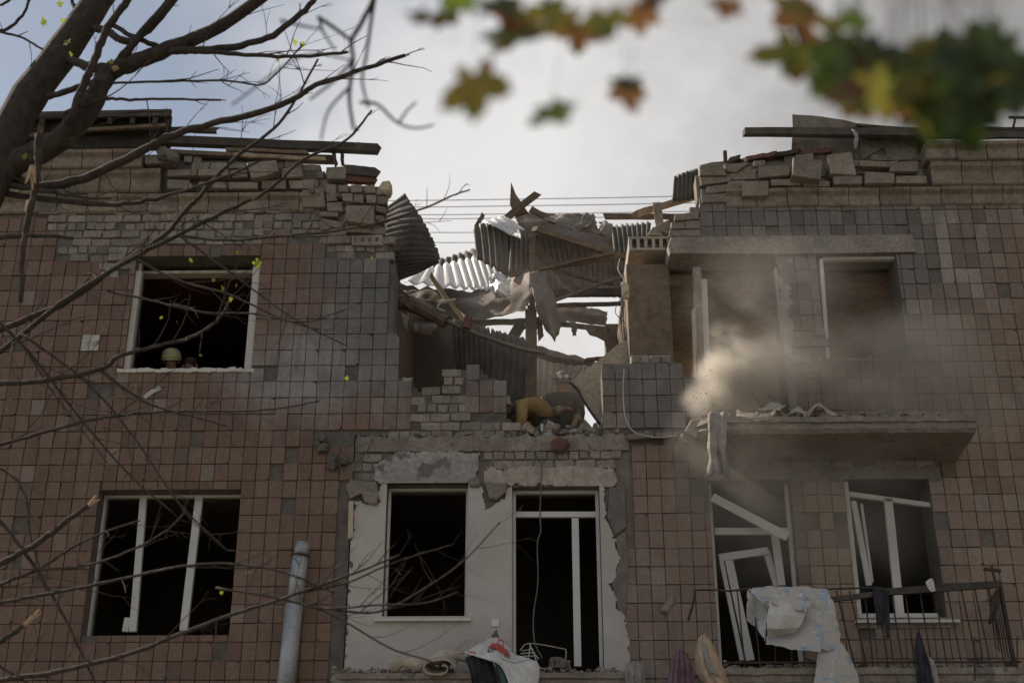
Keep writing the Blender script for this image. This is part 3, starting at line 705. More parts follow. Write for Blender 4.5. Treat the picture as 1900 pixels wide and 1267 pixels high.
brick_zone(W2([(1150, 690), (1166, 666), (1236, 664), (1262, 684), (1240, 690)]), stub2, [TILE_POLY[3]], Yf=.0, miss=0, rough=2.5)
brick_zone(W2([(895, 868), (900, 840), (1150, 838), (1150, 868)]), wallC, Yf=-.012)
brick_zone(W2([(655, 838), (720, 838), (690, 890), (650, 892)]), wallC, Yf=-.010)
brick_zone(W2([(1332, 838), (1742, 836), (1742, 866), (1332, 866)]), wallR, Yf=-.010, miss=.15)
brick_zone(W2([(1246, 440), (1262, 392), (1300, 376), (1306, 440)]), wallR, Yf=.0, miss=0, rough=3)
brick_zone(W2([(1472, 610), (1530, 610), (1532, 680), (1470, 690)]), wallR, Yf=-.014, miss=.05, rough=2)
brick_zone(W2([(560, 300), (600, 300), (640, 340), (714, 350), (714, 386), (560, 386)]), wallL, Yf=-.0, miss=.05, rough=3)
brick_zone(W2([(340, 296), (560, 296), (560, 314), (340, 314)]), wallL, Yf=-.03, miss=.15, rough=3)
brick_zone(W2([(1296, 330), (1320, 312), (1480, 296), (1480, 376), (1300, 376)]), wallR, Yf=-.0, miss=.25, rough=3)
brick_zone(W2([(1480, 290), (1720, 290), (1720, 340), (1480, 340)]), wallR, Yf=.0, miss=.25, rough=3)
bricks.flush()

# ---------------------------------------------------------------- moulded cornice blocks
def cornice_profile(zb, zt, yf):
    h = zt - zb
    return [(yf + .02, zb), (yf, zb + .02), (yf, zb + h * .60), (yf - .015, zb + h * .66), (yf - .055, zb + h * .78), (yf - .06, zb + h * .98), (yf - .05, zt), (.20, zt), (.20, zb)]
COURSE = []
for (pt, pb, yf) in ((352, 387, -.04), (306, 350, -.13), (269, 303, -.24)): COURSE.append((FZ(pb, yf), FZ(pt, yf - .06), yf))
def cornice_block(x0, x1, course, dx=0, dz=0, tilt=(0, 0, 0), dy=0):
    zb, zt, yf = COURSE[course]; pr_ = cornice_profile(zb, zt, yf); n = len(pr_); c = Vector(((x0 + x1) / 2, yf, (zb + zt) / 2))
    Rm = __import__('mathutils').Euler(tilt).to_matrix()
    vs = [c + Rm @ (Vector((x, y, z)) - c) + Vector((dx, dy, dz)) for x in (x0, x1) for y, z in pr_]
    fs = [tuple(range(n)), tuple(range(2 * n - 1, n - 1, -1))] + [(i, i + n, (i + 1) % n + n, (i + 1) % n) for i in range(n)]
    return MB().add(vs, fs).build('cornice_block', 'cornice_stone', B)
BW = .415
def course_run(course, xa, xb, off):
    x = xa + off
    while x < xb:
        e = min(x + BW - .012, xb + .1); cornice_block(x, e, course, 0, rng.gauss(0, .004), (rng.gauss(0, .006), rng.gauss(0, .004), rng.gauss(0, .006)), rng.gauss(0, .005)); x += BW
course_run(0, -9.5, FX(572, 370), .1); course_run(1, -9.5, FX(300, 330), .27); course_run(2, -9.5, FX(262, 285), .02)
course_run(0, FX(1346, 360), 9.3, 0); course_run(1, FX(1722, 325), 9.3, .0); course_run(2, FX(1700, 280), 9.3, .05)
# loosened and broken blocks, laid as they lie
def stone(px, Yf, depth, mat='stone', parent=None, name='stone', bev=.012):
    return MB().prism(W2(px, Yf), Yf, Yf + depth, bev, rng.uniform(.9, 1.0)).build(name, mat, parent or wallL)
SL = [([(310, 315), (365, 314), (366, 325), (310, 327)], -.16), ([(367, 314), (422, 313), (423, 325), (367, 326)], -.17), ([(458, 300), (512, 297), (517, 318), (490, 327), (466, 331)], -.20),
      ([(310, 332), (350, 334), (362, 349), (310, 350)], -.12), ([(368, 337), (420, 338), (420, 349), (368, 348)], -.15), ([(422, 338), (478, 338), (478, 350), (424, 350)], -.12), ([(485, 335), (530, 333), (530, 350), (485, 350)], -.10),
      ([(268, 288), (320, 284), (322, 302), (268, 304)], -.2), ([(427, 316), (458, 314), (460, 328), (430, 330)], -.08), ([(520, 312), (560, 310), (562, 328), (524, 330)], -.1), ([(535, 335), (585, 333), (580, 350), (538, 350)], -.06),
      ([(605, 310), (643, 308), (641, 332), (607, 332)], -.12), ([(628, 343), (645, 342), (646, 356), (628, 356)], -.14), ([(651, 342), (671, 342), (671, 357), (652, 357)], -.15), ([(676, 344), (695, 342), (697, 358), (677, 358)], -.14), ([(698, 352), (716, 354), (716, 361), (698, 361)], -.12),
      ([(634, 358), (654, 358), (655, 375), (636, 372)], -.16), ([(656, 360), (674, 360), (674, 376), (656, 375)], -.17), ([(679, 361), (698, 361), (698, 378), (680, 376)], -.15), ([(699, 363), (717, 364), (717, 378), (699, 378)], -.13),
      ([(642, 380), (695, 381), (693, 415), (668, 414), (641, 409)], -.18), ([(697, 380), (716, 384), (715, 395), (697, 392)], -.12), ([(696, 398), (712, 400), (711, 410), (695, 408)], -.12), ([(590, 392), (628, 394), (627, 402), (595, 401)], -.09), ([(592, 404), (640, 412), (636, 424), (612, 420)], -.07),
      ([(560, 352), (600, 350), (604, 384), (562, 384)], -.08), ([(604, 340), (624, 342), (626, 372), (606, 374)], -.07), ([(606, 376), (634, 374), (636, 392), (608, 392)], -.09), ([(588, 410), (604, 408), (614, 424), (596, 428)], -.06),
      ([(609, 437), (651, 437), (650, 451), (609, 452)], -.05), ([(640, 416), (690, 420), (688, 432), (642, 430)], -.06), ([(610, 426), (640, 432), (640, 436), (612, 437)], -.05)]
for q, yf in SL: stone(q, yf, .28)
hb = stone([(652, 437), (710, 435), (711, 455), (652, 455)], -.07, .09, 'brick_white', wallL, 'hollow_block')
for xx in (659, 673, 686, 699): MB().prism(W2([(xx - 3, 448), (xx - 2.6, 441), (xx + 2.4, 440.5), (xx + 2.8, 448)], -.0725), -.0725, -.0705).build('core_hole_shade', 'dark_room', hb)  # thin dark plates on the face stand for the shade inside the holes
SR = [([(1298, 308), (1340, 305), (1350, 325), (1298, 326)], -.06), ([(1343, 304), (1392, 301), (1366, 320), (1350, 318)], -.05), ([(1398, 298), (1420, 297), (1421, 308), (1398, 309)], -.06), ([(1407, 309), (1470, 306), (1465, 325), (1407, 330)], -.12),
      ([(1472, 291), (1527, 298), (1523, 333), (1470, 326)], -.26), ([(1535, 287), (1580, 281), (1590, 325), (1540, 322)], -.20), ([(1595, 297), (1650, 300), (1648, 310), (1595, 308)], -.16), ([(1376, 336), (1427, 335), (1425, 363), (1378, 364)], -.13), ([(1430, 333), (1485, 331), (1487, 344), (1430, 344)], -.10),
      ([(1490, 334), (1540, 336), (1540, 346), (1490, 346)], -.1), ([(1545, 326), (1600, 326), (1600, 341), (1548, 342)], -.17), ([(1605, 318), (1660, 321), (1660, 340), (1605, 340)], -.18), ([(1662, 326), (1720, 326), (1720, 340), (1662, 340)], -.15), ([(1652, 302), (1704, 300), (1704, 318), (1652, 318)], -.2),
      ([(1298, 328), (1345, 328), (1360, 336), (1300, 344)], -.03), ([(1310, 346), (1370, 340), (1374, 352), (1312, 360)], -.05), ([(1300, 362), (1372, 356), (1372, 374), (1302, 376)], -.04), ([(1290, 326), (1298, 326), (1300, 372), (1294, 372)], .03), ([(1352, 322), (1404, 312), (1404, 332), (1360, 334)], -.02),
      ([(1252, 398), (1296, 392), (1298, 406), (1250, 410)], -.03), ([(1246, 412), (1270, 411), (1270, 424), (1244, 425)], -.03), ([(1272, 410), (1300, 408), (1300, 424), (1272, 424)], -.04), ([(1242, 427), (1300, 426), (1302, 438), (1240, 439)], -.03)]
MB().prism(W2([(1300, 345), (1298, 306), (1318, 301), (1342, 299), (1362, 297), (1384, 292), (1408, 291), (1440, 285), (1482, 281), (1484, 345)], .10), .10, .44, .02, .97).build('rubble_core', 'rubble', wallR)
for q, yf in SR: stone(q, yf, .26, 'stone', wallR)
stone([(1596, 255), (1610, 260), (1702, 256), (1704, 296), (1650, 298), (1640, 272), (1600, 296)], -.02, .2, 'concrete', wallR, 'render_slab')

# ---------------------------------------------------------------- balconies
def moulded_slab(name, xa, xb, zt, yd, mat, broken=True, h=.17, par=B):
    pr_ = [(.014, zt), (-yd, zt), (-yd, zt - h * .35), (-yd + .03, zt - h * .40), (-yd + .03, zt - h * .75), (-yd + .07, zt - h), (.014, zt - h * 1.35)]
    n = len(pr_); N = 26; vs = []; fs = []
    for k in range(N + 1):
        x = xa + (xb - xa) * k / N
        for i, (y, z) in enumerate(pr_):
            sq = 1.0 if not (k == 0 and broken) else rng.uniform(.75, .95)
            vs.append((x + (rng.uniform(-.06, .1) if k == 0 and broken else 0), y * sq + (rng.uniform(-.008, .008) if 0 < i < 6 else 0), z + rng.uniform(-.006, .006)))
    fs += [tuple(range(n - 1, -1, -1)), tuple(range(N * n, N * n + n))]
    fs += [(k * n + i, k * n + (i + 1) % n, (k + 1) * n + (i + 1) % n, (k + 1) * n + i) for k in range(N) for i in range(n)]
    return MB().add(vs, fs).build(name, mat, par)
BY = .92
bal_hi = moulded_slab('balcony_slab', FX(1296, 776, -BY), FX(1812, 786, -BY), FZ(776, -BY), BY, 'concrete', True, .19)
BZ = FZ(1240, -BY)
bal_lo = moulded_slab('balcony_slab', FX(1290, 1240, -BY), FX(1900, 1240, -BY), BZ, BY, 'concrete', True, .2)
bal_mid = moulded_slab('balcony_slab', FX(612, 1247, -.55), FX(1192, 1247, -.55), FZ(1247, -.55), .55, 'concrete', True, .18)
for q, yf in (([(1270, 800), (1282, 778), (1300, 776), (1306, 800), (1290, 812)], -.75), ([(1262, 806), (1280, 796), (1284, 815), (1270, 822)], -.5), ([(1215, 803), (1245, 801), (1247, 808), (1218, 810)], -.12), ([(1160, 806), (1212, 800), (1215, 812), (1165, 815)], -.1)): stone(q, yf, .3, 'rubble', bal_hi, 'broken_edge')
# iron railing of the lower balcony
rail = bpy.data.objects.new('railing', None); COL.objects.link(rail); rail.parent = B
def pole(a, c, r_, nm, par=rail, mat='iron_rail', sides=6): return MB().tube([P(*a), P(*c)], r_, sides).build(nm, mat, par)
RY = -BY + .04
MB().tube([P(*q) for q in ((1287, 1094, RY), (1330, 1094, RY), (1352, 1096, RY), (1370, 1094, RY), (1400, 1091, RY), (1540, 1092, RY), (1620, 1090, RY))], .011, 6).build('top_rail', 'iron_rail', rail)
MB().bar(P(1535, 1113, RY - .03), P(1640, 1100, RY - .03), .055, .05, (0, 1, 0)).build('top_rail', 'timber_dark', rail); MB().bar(P(1642, 1098, RY - .03), P(1858, 1083, RY - .03), .075, .05, (0, 1, 0)).build('top_rail', 'timber_dark', rail)
pole((1345, 1229, RY), (1895, 1227, RY), .012, 'bottom_rail')
for k, (xa, xb) in enumerate([(1368, 1384), (1396, 1412), (1435, 1440), (1466, 1470), (1530, 1556), (1552, 1590), (1576, 1612), (1604, 1622), (1628, 1650), (1653, 1678), (1679, 1700), (1706, 1732), (1733, 1760), (1757, 1788), (1783, 1818), (1808, 1842), (1834, 1868)]):
    pole((xa, 1096 if xa < 1640 else 1096 - (xa - 1640) * .04, RY), (xb, 1250, RY), .0085, 'bar')
pole((1856, 1086, RY), (1884, 1240, RY), .022, 'corner_post'); pole((1290, 1094, RY), (1288, 1112, RY), .012, 'corner_post')
for k in range(6): pole((1852 - k * 3, 1092 + k * 3, RY + .1 + k * .13), (1878 - k * 6, 1228 - k * 5, RY + .1 + k * .13), .008, 'bar')
pole((1600, 1088, RY), (1600, 1089, -.02), .010, 'top_rail') if False else None
pole((1809, 1262, RY - .05), (1808, 1182, RY - .05), .008, 'bar'); pole((1888, 1240, RY - .05), (1887, 1180, RY - .05), .008, 'bar')
MB().bar(P(1825, 1055, RY), P(1857, 1059, RY), .03, .03).build('bracket', 'iron_rail', rail); pole((1840, 1050, RY), (1848, 1085, RY), .014, 'bracket')
# ------------------------------------------------------------------ collapsed roofing in the breach
def sh(mb, name, mat, label, cat, smooth=True, group=None): return solo(mb, name, mat, label, cat, group, smooth)
GR = 'torn roofing sheets in the breach'
sh(corrugated([[(718, 384, .85), (735, 371, .8), (752, 358, .75)], [(708, 430, .85), (755, 420, .62), (794, 421, .5)], [(716, 482, .85), (770, 476, .62), (818, 478, .5)], [(738, 522, .85), (775, 508, .75), (806, 492, .65)]], 16, .0038, 'u', nv=9, bend=.02, seed=3),
   'roofing_sheet', 'slate_sheet', 'black corrugated sheet curled up against the left broken wall end', 'roof sheet', group=GR)
sh(corrugated([[(780, 500, 3.3), (838, 486, 3.6), (886, 474, 3.9), (926, 468, 4.1)], [(750, 526, 1.5), (850, 537, 1.8), (905, 541, 2.0), (950, 547, 2.2)]], 12, .022, 'v', nu=7, bend=.01, seed=4),
   'roofing_sheet', 'zinc_sheet', 'brightly sunlit corrugated zinc sheet lying beside the black curled sheet', 'roof sheet', group=GR)
sh(corrugated([[(806, 484, 4.6), (850, 470, 4.6), (895, 456, 4.6)], [(800, 505, 4.3), (850, 495, 4.3), (930, 485, 4.3)]], 8, .02, 'v', nu=5, seed=5),
   'roofing_sheet', 'slate_sheet', 'dull grey corrugated sheet edge just above the sunlit zinc sheet', 'roof sheet', group=GR)
sh(sheet([[(904, 512, 1.5), (925, 505, 1.4), (950, 515, 1.35)], [(906, 535, 1.45), (930, 530, 1.3), (948, 535, 1.3)], [(920, 556, 1.4), (935, 552, 1.25), (950, 548, 1.3)]], 12, 12, .10, 9, .003, 8, .5),
   'torn_metal', 'zinc_sheet', 'shredded shiny metal at the right end of the sunlit zinc sheet', 'metal scrap')
sh(corrugated([[(879, 420, 2.3), (905, 411, 2.1), (932, 424, 2.0), (962, 440, 2.0)], [(886, 482, 2.4), (915, 500, 2.2), (938, 512, 2.1), (966, 520, 2.1)]], 7, .018, 'v', nu=8, bend=.03, seed=6),
   'roofing_sheet', 'rusty_sheet', 'upright bent corrugated sheet hanging under the silver ridge cap', 'roof sheet', group=GR)
sh(corrugated([[(897, 412, 2.0), (918, 402, 2.2), (936, 400, 2.3)], [(912, 418, 1.9), (930, 412, 2.0), (950, 408, 2.2)], [(948, 438, 1.8), (958, 432, 1.9), (974, 426, 2.0)]], 3, .02, 'v', nu=12, bend=.05, seed=7),
   'ridge_sheet', 'zinc_sheet', 'crumpled silver ridge cap on top of the upright bent sheet', 'roof sheet')
sh(corrugated([[(948, 438, 1.95), (990, 432, 2.0)], [(944, 515, 2.0), (996, 520, 2.0)]], 5, .018, 'v', nu=6, bend=.02, seed=9, lin=True),
   'roofing_sheet', 'rusty_sheet', 'small grey corrugated piece left of the tall timber post top', 'roof sheet', group=GR)
sh(corrugated([[(964, 412, 2.9), (1030, 418, 3.0), (1100, 440, 3.1), (1172, 468, 3.2)], [(975, 470, 2.5), (1040, 485, 2.6), (1110, 500, 2.7), (1172, 520, 2.8)], [(988, 548, 2.1), (1050, 552, 2.2), (1110, 552, 2.3), (1172, 552, 2.4)]], 19, .011, 'v', nu=10, bend=.05, seed=10),
   'roofing_sheet', 'rusty_sheet', 'large sagging corrugated roof panel spanning the right half of the breach', 'roof sheet', group=GR)
sh(sheet([[(950, 394, 2.7), (1000, 391, 2.8), (1080, 412, 2.9), (1150, 440, 3.0)], [(955, 412, 2.5), (1015, 412, 2.6), (1095, 440, 2.8), (1165, 468, 2.9)], [(965, 440, 2.35), (1030, 438, 2.45), (1105, 462, 2.6), (1172, 492, 2.7)]], 10, 24, .035, 2, .004, 11, .2, True),
   'ridge_flashing', 'rusty_sheet', 'smooth dark metal flashing sloping down right across the collapsed roof', 'roof sheet')
for k, (c, lb) in enumerate(((([(1005, 404, 2.3), (1035, 398, 2.3), (1075, 393, 2.25), (1106, 401, 2.2)], [(1015, 410, 2.1), (1050, 414, 2.1), (1085, 420, 2.1), (1112, 424, 2.1)], [(1040, 420, 2.0), (1070, 428, 2.0), (1095, 434, 2.0), (1125, 440, 2.0)]), 'crumpled grey roofing felt heaped on top of the collapsed panel'),
                             (([(1084, 397, 2.1), (1108, 402, 2.0)], [(1078, 410, 1.95), (1100, 414, 1.9)], [(1062, 424, 1.95), (1092, 424, 1.9)]), 'pale curled flap of felt standing on the heap'),
                             (([(1110, 412, 2.05), (1124, 405, 2.0), (1138, 414, 2.0)], [(1112, 422, 2.0), (1126, 420, 1.95), (1138, 422, 1.95)], [(1100, 434, 2.0), (1120, 436, 1.95), (1136, 438, 1.95)]), 'small pale shred of felt at the right end of the heap'))):
    sh(sheet(c, 16, 20, .07, 5, .005, 20 + k, .5, True), 'roofing_felt', 'roof_felt', lb, 'roofing felt', group='felt on the collapsed roof')
sh(corrugated([[(1132, 419, 2.7), (1170, 415, 2.7), (1209, 411, 2.7)], [(1136, 440, 2.5), (1172, 438, 2.5), (1207, 432, 2.5)], [(1140, 482, 2.2), (1175, 482, 2.2), (1206, 482, 2.2)]], 8, .022, 'v', nu=7, seed=12),
   'roofing_sheet', 'slate_sheet', 'dark wavy slate sheet next to the hollow concrete slab end', 'roof sheet', group=GR)
# sheets hanging under the roof
sh(sheet([[(742, 536, 2.3), (800, 538, 2.3), (870, 540, 2.3), (935, 520, 2.1), (1000, 494, 1.7)], [(746, 560, 2.2), (810, 560, 2.0), (880, 564, 1.7), (940, 560, 1.5), (992, 548, 1.4)], [(800, 590, 2.3), (845, 594, 2.0), (890, 592, 1.6), (935, 583, 1.4), (980, 574, 1.3)]], 18, 36, .06, 2.6, .006, 13, .35, True),
   'roofing_felt', 'rusty_sheet', 'dark sagging membrane hanging below the sunlit zinc sheet', 'roofing felt', group='felt on the collapsed roof')
sh(sheet([[(980, 506, 1.35), (998, 500, 1.4), (1012, 512, 1.4)], [(988, 545, 1.3), (1010, 545, 1.25), (1030, 548, 1.35)], [(998, 590, 1.3), (1018, 592, 1.2), (1037, 588, 1.3)], [(1012, 610, 1.3), (1032, 638, 1.2), (1040, 606, 1.3)]], 20, 14, .035, 3, .005, 14, .3, True),
   'roofing_felt', 'rusty_sheet', 'pointed grey flap hanging right of the timber post against the sky', 'roofing felt', group='felt on the collapsed roof')
sh(sheet([[(1012, 558, 2.6), (1075, 564, 2.6), (1128, 580, 2.6)], [(1020, 578, 2.4), (1078, 582, 2.4), (1128, 592, 2.4)], [(1030, 596, 2.3), (1080, 599, 2.3), (1128, 608, 2.3)]], 10, 18, .03, 3, .005, 15, .25, True),
   'roofing_sheet', 'rusty_sheet', 'strip of grey sheet metal across the sky hole', 'roof sheet', group=GR)
sh(sheet([[(1058, 596, 2.1), (1068, 596, 2.1)], [(1059, 612, 2.1), (1071, 610, 2.1)], [(1062, 624, 2.1), (1070, 626, 2.1)]], 8, 6, .03, 6, .004, 16, .3),
   'torn_metal', 'slate_sheet', 'small dark scrap dangling in the middle of the sky hole', 'metal scrap')
sh(corrugated([[(842, 590, 1.45), (905, 606, 1.4), (990, 630, 1.4)], [(845, 660, 1.7), (905, 685, 1.65), (984, 715, 1.6)], [(846, 712, 2.0), (900, 745, 1.9), (972, 800, 1.85)]], 13, .014, 'v', nu=9, bend=.03, seed=17),
   'roofing_sheet', 'slate_sheet', 'dark corrugated sheet hanging below the slanting pipe', 'roof sheet', group=GR)
sh(corrugated([[(990, 648, 3.1), (1050, 662, 3.1), (1108, 676, 3.1)], [(990, 700, 3.2), (1040, 708, 3.2), (1092, 712, 3.2)], [(990, 738, 3.3), (1035, 746, 3.3), (1078, 744, 3.3)]], 9, .022, 'v', nu=9, bend=.04, seed=18),
   'roofing_sheet', 'zinc_sheet', 'dusty zinc sheet behind the standing rescuer', 'roof sheet', group=GR)
sh(sheet([[(992, 640, 2.3), (1040, 650, 2.3), (1085, 664, 2.3), (1112, 672, 2.3)], [(985, 654, 2.2), (1030, 662, 2.1), (1075, 668, 2.2), (1115, 682, 2.2)], [(988, 664, 2.3), (1035, 672, 2.3), (1080, 678, 2.3), (1118, 690, 2.3)]], 12, 30, .05, 4, .006, 19, .4, True),
   'roofing_felt', 'roof_felt', 'rolled brown felt along the lower edge of the sky hole', 'roofing felt', group='felt on the collapsed roof')
sh(corrugated([[(936, 690, 2.2), (978, 690, 2.2)], [(938, 800, 2.4), (978, 800, 2.4)]], 5, .025, 'v', nu=10, bend=.06, seed=21, lin=True),
   'roofing_sheet', 'zinc_sheet', 'creased zinc strip left of the timber post foot', 'roof sheet', group=GR)
MBk = MB()
bk = thing('fallen_board_screen', 'dark upright boards behind the standing rescuer', 'boards', P(1035, 860, 3.0))
for k in range(7):
    x = 988 + k * 14; MB().bar(P(x + 6, 738 + rng.uniform(-4, 4), 3.5 + .03 * (k % 2)), P(x + 4, 880, 3.5 + .03 * (k % 2)), .118, .03, (0, 1, 0)).build('plank', 'timber_dark', bk)
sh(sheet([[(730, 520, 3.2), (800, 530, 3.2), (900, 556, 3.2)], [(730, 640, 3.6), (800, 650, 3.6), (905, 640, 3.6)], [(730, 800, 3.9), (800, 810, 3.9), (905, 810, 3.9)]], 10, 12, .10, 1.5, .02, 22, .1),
   'dark_backdrop', 'dark_room', 'added dark backdrop sheet standing for the shade in the left of the breach', 'backdrop')  # added sheet: keeps the left of the breach dark and hides the sky

# ---------------------------------------------------------------- timbers and pipes
def bar(p, q, wd, ht, mat, label, name='plank', cat='plank', up=(0, 1, 0), taper=1.0, group='broken roof timbers'):
    a, c = P(*p), P(*q); m = MB(); n = 7; pts = [a.lerp(c, i / n) for i in range(n + 1)]
    d = (c - a).normalized(); u = Vector(up); u = (u - d * u.dot(d)).normalized(); r_ = d.cross(u)
    vs = []
    for i, pt in enumerate(pts):
        k = 1 + (taper - 1) * i / n; j = lambda s_: rng.uniform(-s_, s_)
        off = r_ * j(.006) + u * j(.006)
        e = d * (rng.uniform(-.03, .03) if i in (0, n) else 0)
        for s1, s2 in ((-1, -1), (1, -1), (1, 1), (-1, 1)):
            vs.append(pt + off + r_ * (s1 * wd / 2 * k) + u * (s2 * ht / 2 * k) + (d * rng.uniform(-.05, .05) if i in (0, n) else Vector((0, 0, 0))))
    fs = [(3, 2, 1, 0), tuple(range(4 * n, 4 * n + 4))] + [(4 * i + k, 4 * i + (k + 1) % 4, 4 * i + 4 + (k + 1) % 4, 4 * i + 4 + k) for i in range(n) for k in range(4)]
    return solo(m.add(vs, fs), name, mat, label, cat, group)
sh(MB().prism(W2([(948, 337), (957, 360), (968, 376), (980, 394), (956, 402), (946, 378)], 2.5), 2.5, 2.54, .004), 'wood_shard', 'timber', 'pointed wood shard sticking up highest above the collapsed roof', 'wood shard', False)
bar((934, 410, 2.4), (998, 358, 2.35), .105, .045, 'timber', 'plank leaning up right across the pointed wood shard')
bar((984, 388, 2.45), (1034, 414, 2.4), .09, .045, 'timber', 'short plank running down right from the pointed wood shard')
bar((884, 420, 2.4), (897, 398, 2.4), .06, .04, 'timber', 'stub of wood behind the silver ridge cap', 'wood_stub', 'wood stub')
bar((992, 425, 2.0), (1170, 482, 2.1), .085, .07, 'timber', 'long brown rafter sloping under the dark flashing', 'rafter', 'rafter')
bar((940, 512, 1.85), (1142, 469, 1.9), .05, .05, 'timber', 'pale thin batten rising right across the hanging roof panel', 'batten', 'batten')
bar((1000, 500, 1.9), (1168, 474, 1.95), .05, .05, 'timber', 'second thin batten just below the pale one, ending at the cross wall', 'batten', 'batten')
bar((988, 452, 1.9), (1072, 546, 2.0), .13, .04, 'timber', 'brown board slanting down right from the post top')
bar((1030, 502, 2.0), (1142, 528, 2.0), .05, .04, 'timber', 'thin lath sloping under the hanging roof panel', 'lath', 'lath')
bar((1022, 560, 1.9), (1166, 508, 1.9), .04, .04, 'timber', 'thin lath rising right in front of the sky hole top', 'lath', 'lath')
bar((1000, 545, 2.1), (1168, 543, 2.1), .11, .08, 'timber_dark', 'dark beam along the top of the sky hole', 'beam', 'beam')
bar((1026, 567, 2.3), (1168, 563, 2.3), .05, .06, 'timber', 'narrow beam across the upper sky hole', 'beam', 'beam')
bar((1030, 600, 2.5), (1128, 611, 2.5), .07, .05, 'timber', 'reddish board below the strip of grey sheet metal')
sh(MB().prism(W2([(1082, 603), (1126, 606), (1126, 650), (1121, 632), (1108, 625), (1094, 621)], 2.2), 2.2, 2.22, .003), 'plywood_piece', 'timber', 'broken plywood corner at the right edge of the sky hole', 'plywood', False)
bar((1085, 668, 2.2), (1126, 664, 2.2), .05, .05, 'timber', 'small crosspiece at the lower right of the sky hole', 'batten', 'batten')
bar((868, 600, 2.0), (982, 596, 2.0), .075, .06, 'timber', 'brown horizontal timber between two bright sky slits', 'beam', 'beam')
bar((968, 600, 1.9), (935, 655, 1.9), .16, .04, 'timber_dark', 'dark board leaning left behind the timber post')
bar((1000, 592, 1.5), (1004, 628, 1.5), .08, .04, 'timber_dark', 'short dark board end beside the pointed flap')
bar((988, 437, 1.55), (987, 575, 1.55), .085, .075, 'timber', 'slim upper length of the upright post', 'post', 'post', up=(0, 1, 0))
bar((985, 568, 1.62), (986, 880, 1.62), .165, .12, 'timber', 'thick upright timber post in the middle of the breach', 'post', 'post')
bar((799, 512, .95), (862, 600, .85), .062, .05, 'timber_pale', 'pale new lath leaning over the splintered log', 'lath', 'lath')
bar((848, 610, 2.0), (835, 720, 2.2), .16, .06, 'timber', 'reddish plank leaning in the dark left of the breach')
bar((738, 540, .9), (768, 572, .8), .12, .05, 'timber', 'splintered board above the log at the wall end')
lg = MB(); pts = curve([np.array(P(*q)) for q in ((718, 556, .95), (750, 561, .92), (785, 573, .9), (828, 598, .88))], 14)
lg.tube(pts, [.105 + rng.uniform(-.012, .012) for _ in pts], 9); lgo = sh(lg, 'roof_log', 'timber', 'thick splintered log poking out of the left wall end', 'log', False)
pp = MB(); pts = curve([np.array(P(*q)) for q in ((822, 592, .86), (880, 618, .86), (960, 645, .9), (1012, 656, .95))], 16)
pp.tube(pts, .03, 8); ppo = sh(pp, 'metal_pipe', 'rusty_sheet', 'slanting metal pipe running from the log to the post', 'pipe')
sh(MB().chunk(P(868, 598, .8), (.13, .1, .2), 5, Matrix.Rotation(.2, 3, 'Y')), 'brick_piece', 'brick_red', 'broken red brick lodged on the slanting pipe', 'brick', False)
sh(sheet([[(744, 578, .8), (762, 582, .75)], [(746, 600, .8), (756, 600, .75)], [(750, 616, .8), (758, 614, .75)]], 8, 6, .04, 8, .006, 33, .3), 'rag', 'cloth_white', 'white rag hanging under the splintered log', 'rag')
sh(sheet([[(762, 586, .95), (812, 592, .95)], [(765, 606, .9), (815, 606, .9)], [(768, 622, .95), (800, 625, .95)]], 8, 10, .06, 5, .004, 34, .3), 'torn_metal', 'rusty_sheet', 'curled sheet scrap under the splintered log', 'metal scrap')
sh(MB().tube(curve([np.array(P(*q)) for q in ((845, 556, .9), (818, 562, .8), (812, 572, .75), (826, 578, .8))], 10), .018, 6), 'white_hoop', 'cable_white', 'white plastic hoop above the log', 'hoop')
# right-hand side of the breach
bar((1124, 402, .7), (1262, 402, .9), .07, .06, 'timber', 'horizontal plank jutting left from the right wall top')
bar((1180, 397, .6), (1300, 362, .8), .085, .06, 'timber_pale', 'pale plank slanting up right above the jutting plank')
bar((1219, 377, .5), (1225, 424, .45), .115, .03, 'cornice_stone', 'pale upright board at the right wall top', 'board', 'board')
sh(corrugated([[(1251, 326, .55), (1272, 318, .5), (1296, 310, .5)], [(1247, 376, .6), (1270, 374, .55), (1296, 372, .55)]], 6, .016, 'v', nu=6, seed=40), 'roofing_sheet', 'slate_sheet', 'dark corrugated sheet standing behind the right wall end', 'roof sheet', group=GR)
for k, q in enumerate(([(1200, 436), (1212, 420), (1222, 425), (1232, 438)], [(1212, 422), (1238, 408), (1250, 418), (1240, 436)], [(1204, 438), (1214, 428), (1224, 436)], [(1236, 412), (1256, 396), (1262, 412), (1248, 424)])):
    sh(MB().prism(W2(q, .3 + .08 * k), .3 + .08 * k, .5 + .08 * k, .01, .8), 'rubble_chunk', ('stone', 'rubble', 'plaster_white', 'brick_red')[k], ('flat grey stone on the hollow slab end', 'brown rubble heap piece above the hollow slab', 'small white plaster shard on the hollow slab end', 'red brick bit tucked beside the right wall bricks')[k], 'rubble', False, 'rubble on the hollow slab')
tb = sh(MB().prism(W2([(1058, 709), (1095, 680), (1157, 631), (1182, 640), (1225, 660), (1256, 690), (1250, 730), (1118, 802), (1106, 778), (1096, 764), (1078, 732)], .62), .62, .68, .004), 'plasterboard', 'chipboard', 'large tan board leaning behind the grey tiled wall stub', 'board', False)
sh(MB().tube(curve([np.array(P(*q)) for q in ((1057, 709, .60), (1072, 722, .59), (1082, 742, .59), (1096, 764, .59), (1112, 786, .6))], 14), .016, 6), 'rubber_strip', 'timber_dark', 'dark strip along the left edge of the tan board', 'strip')

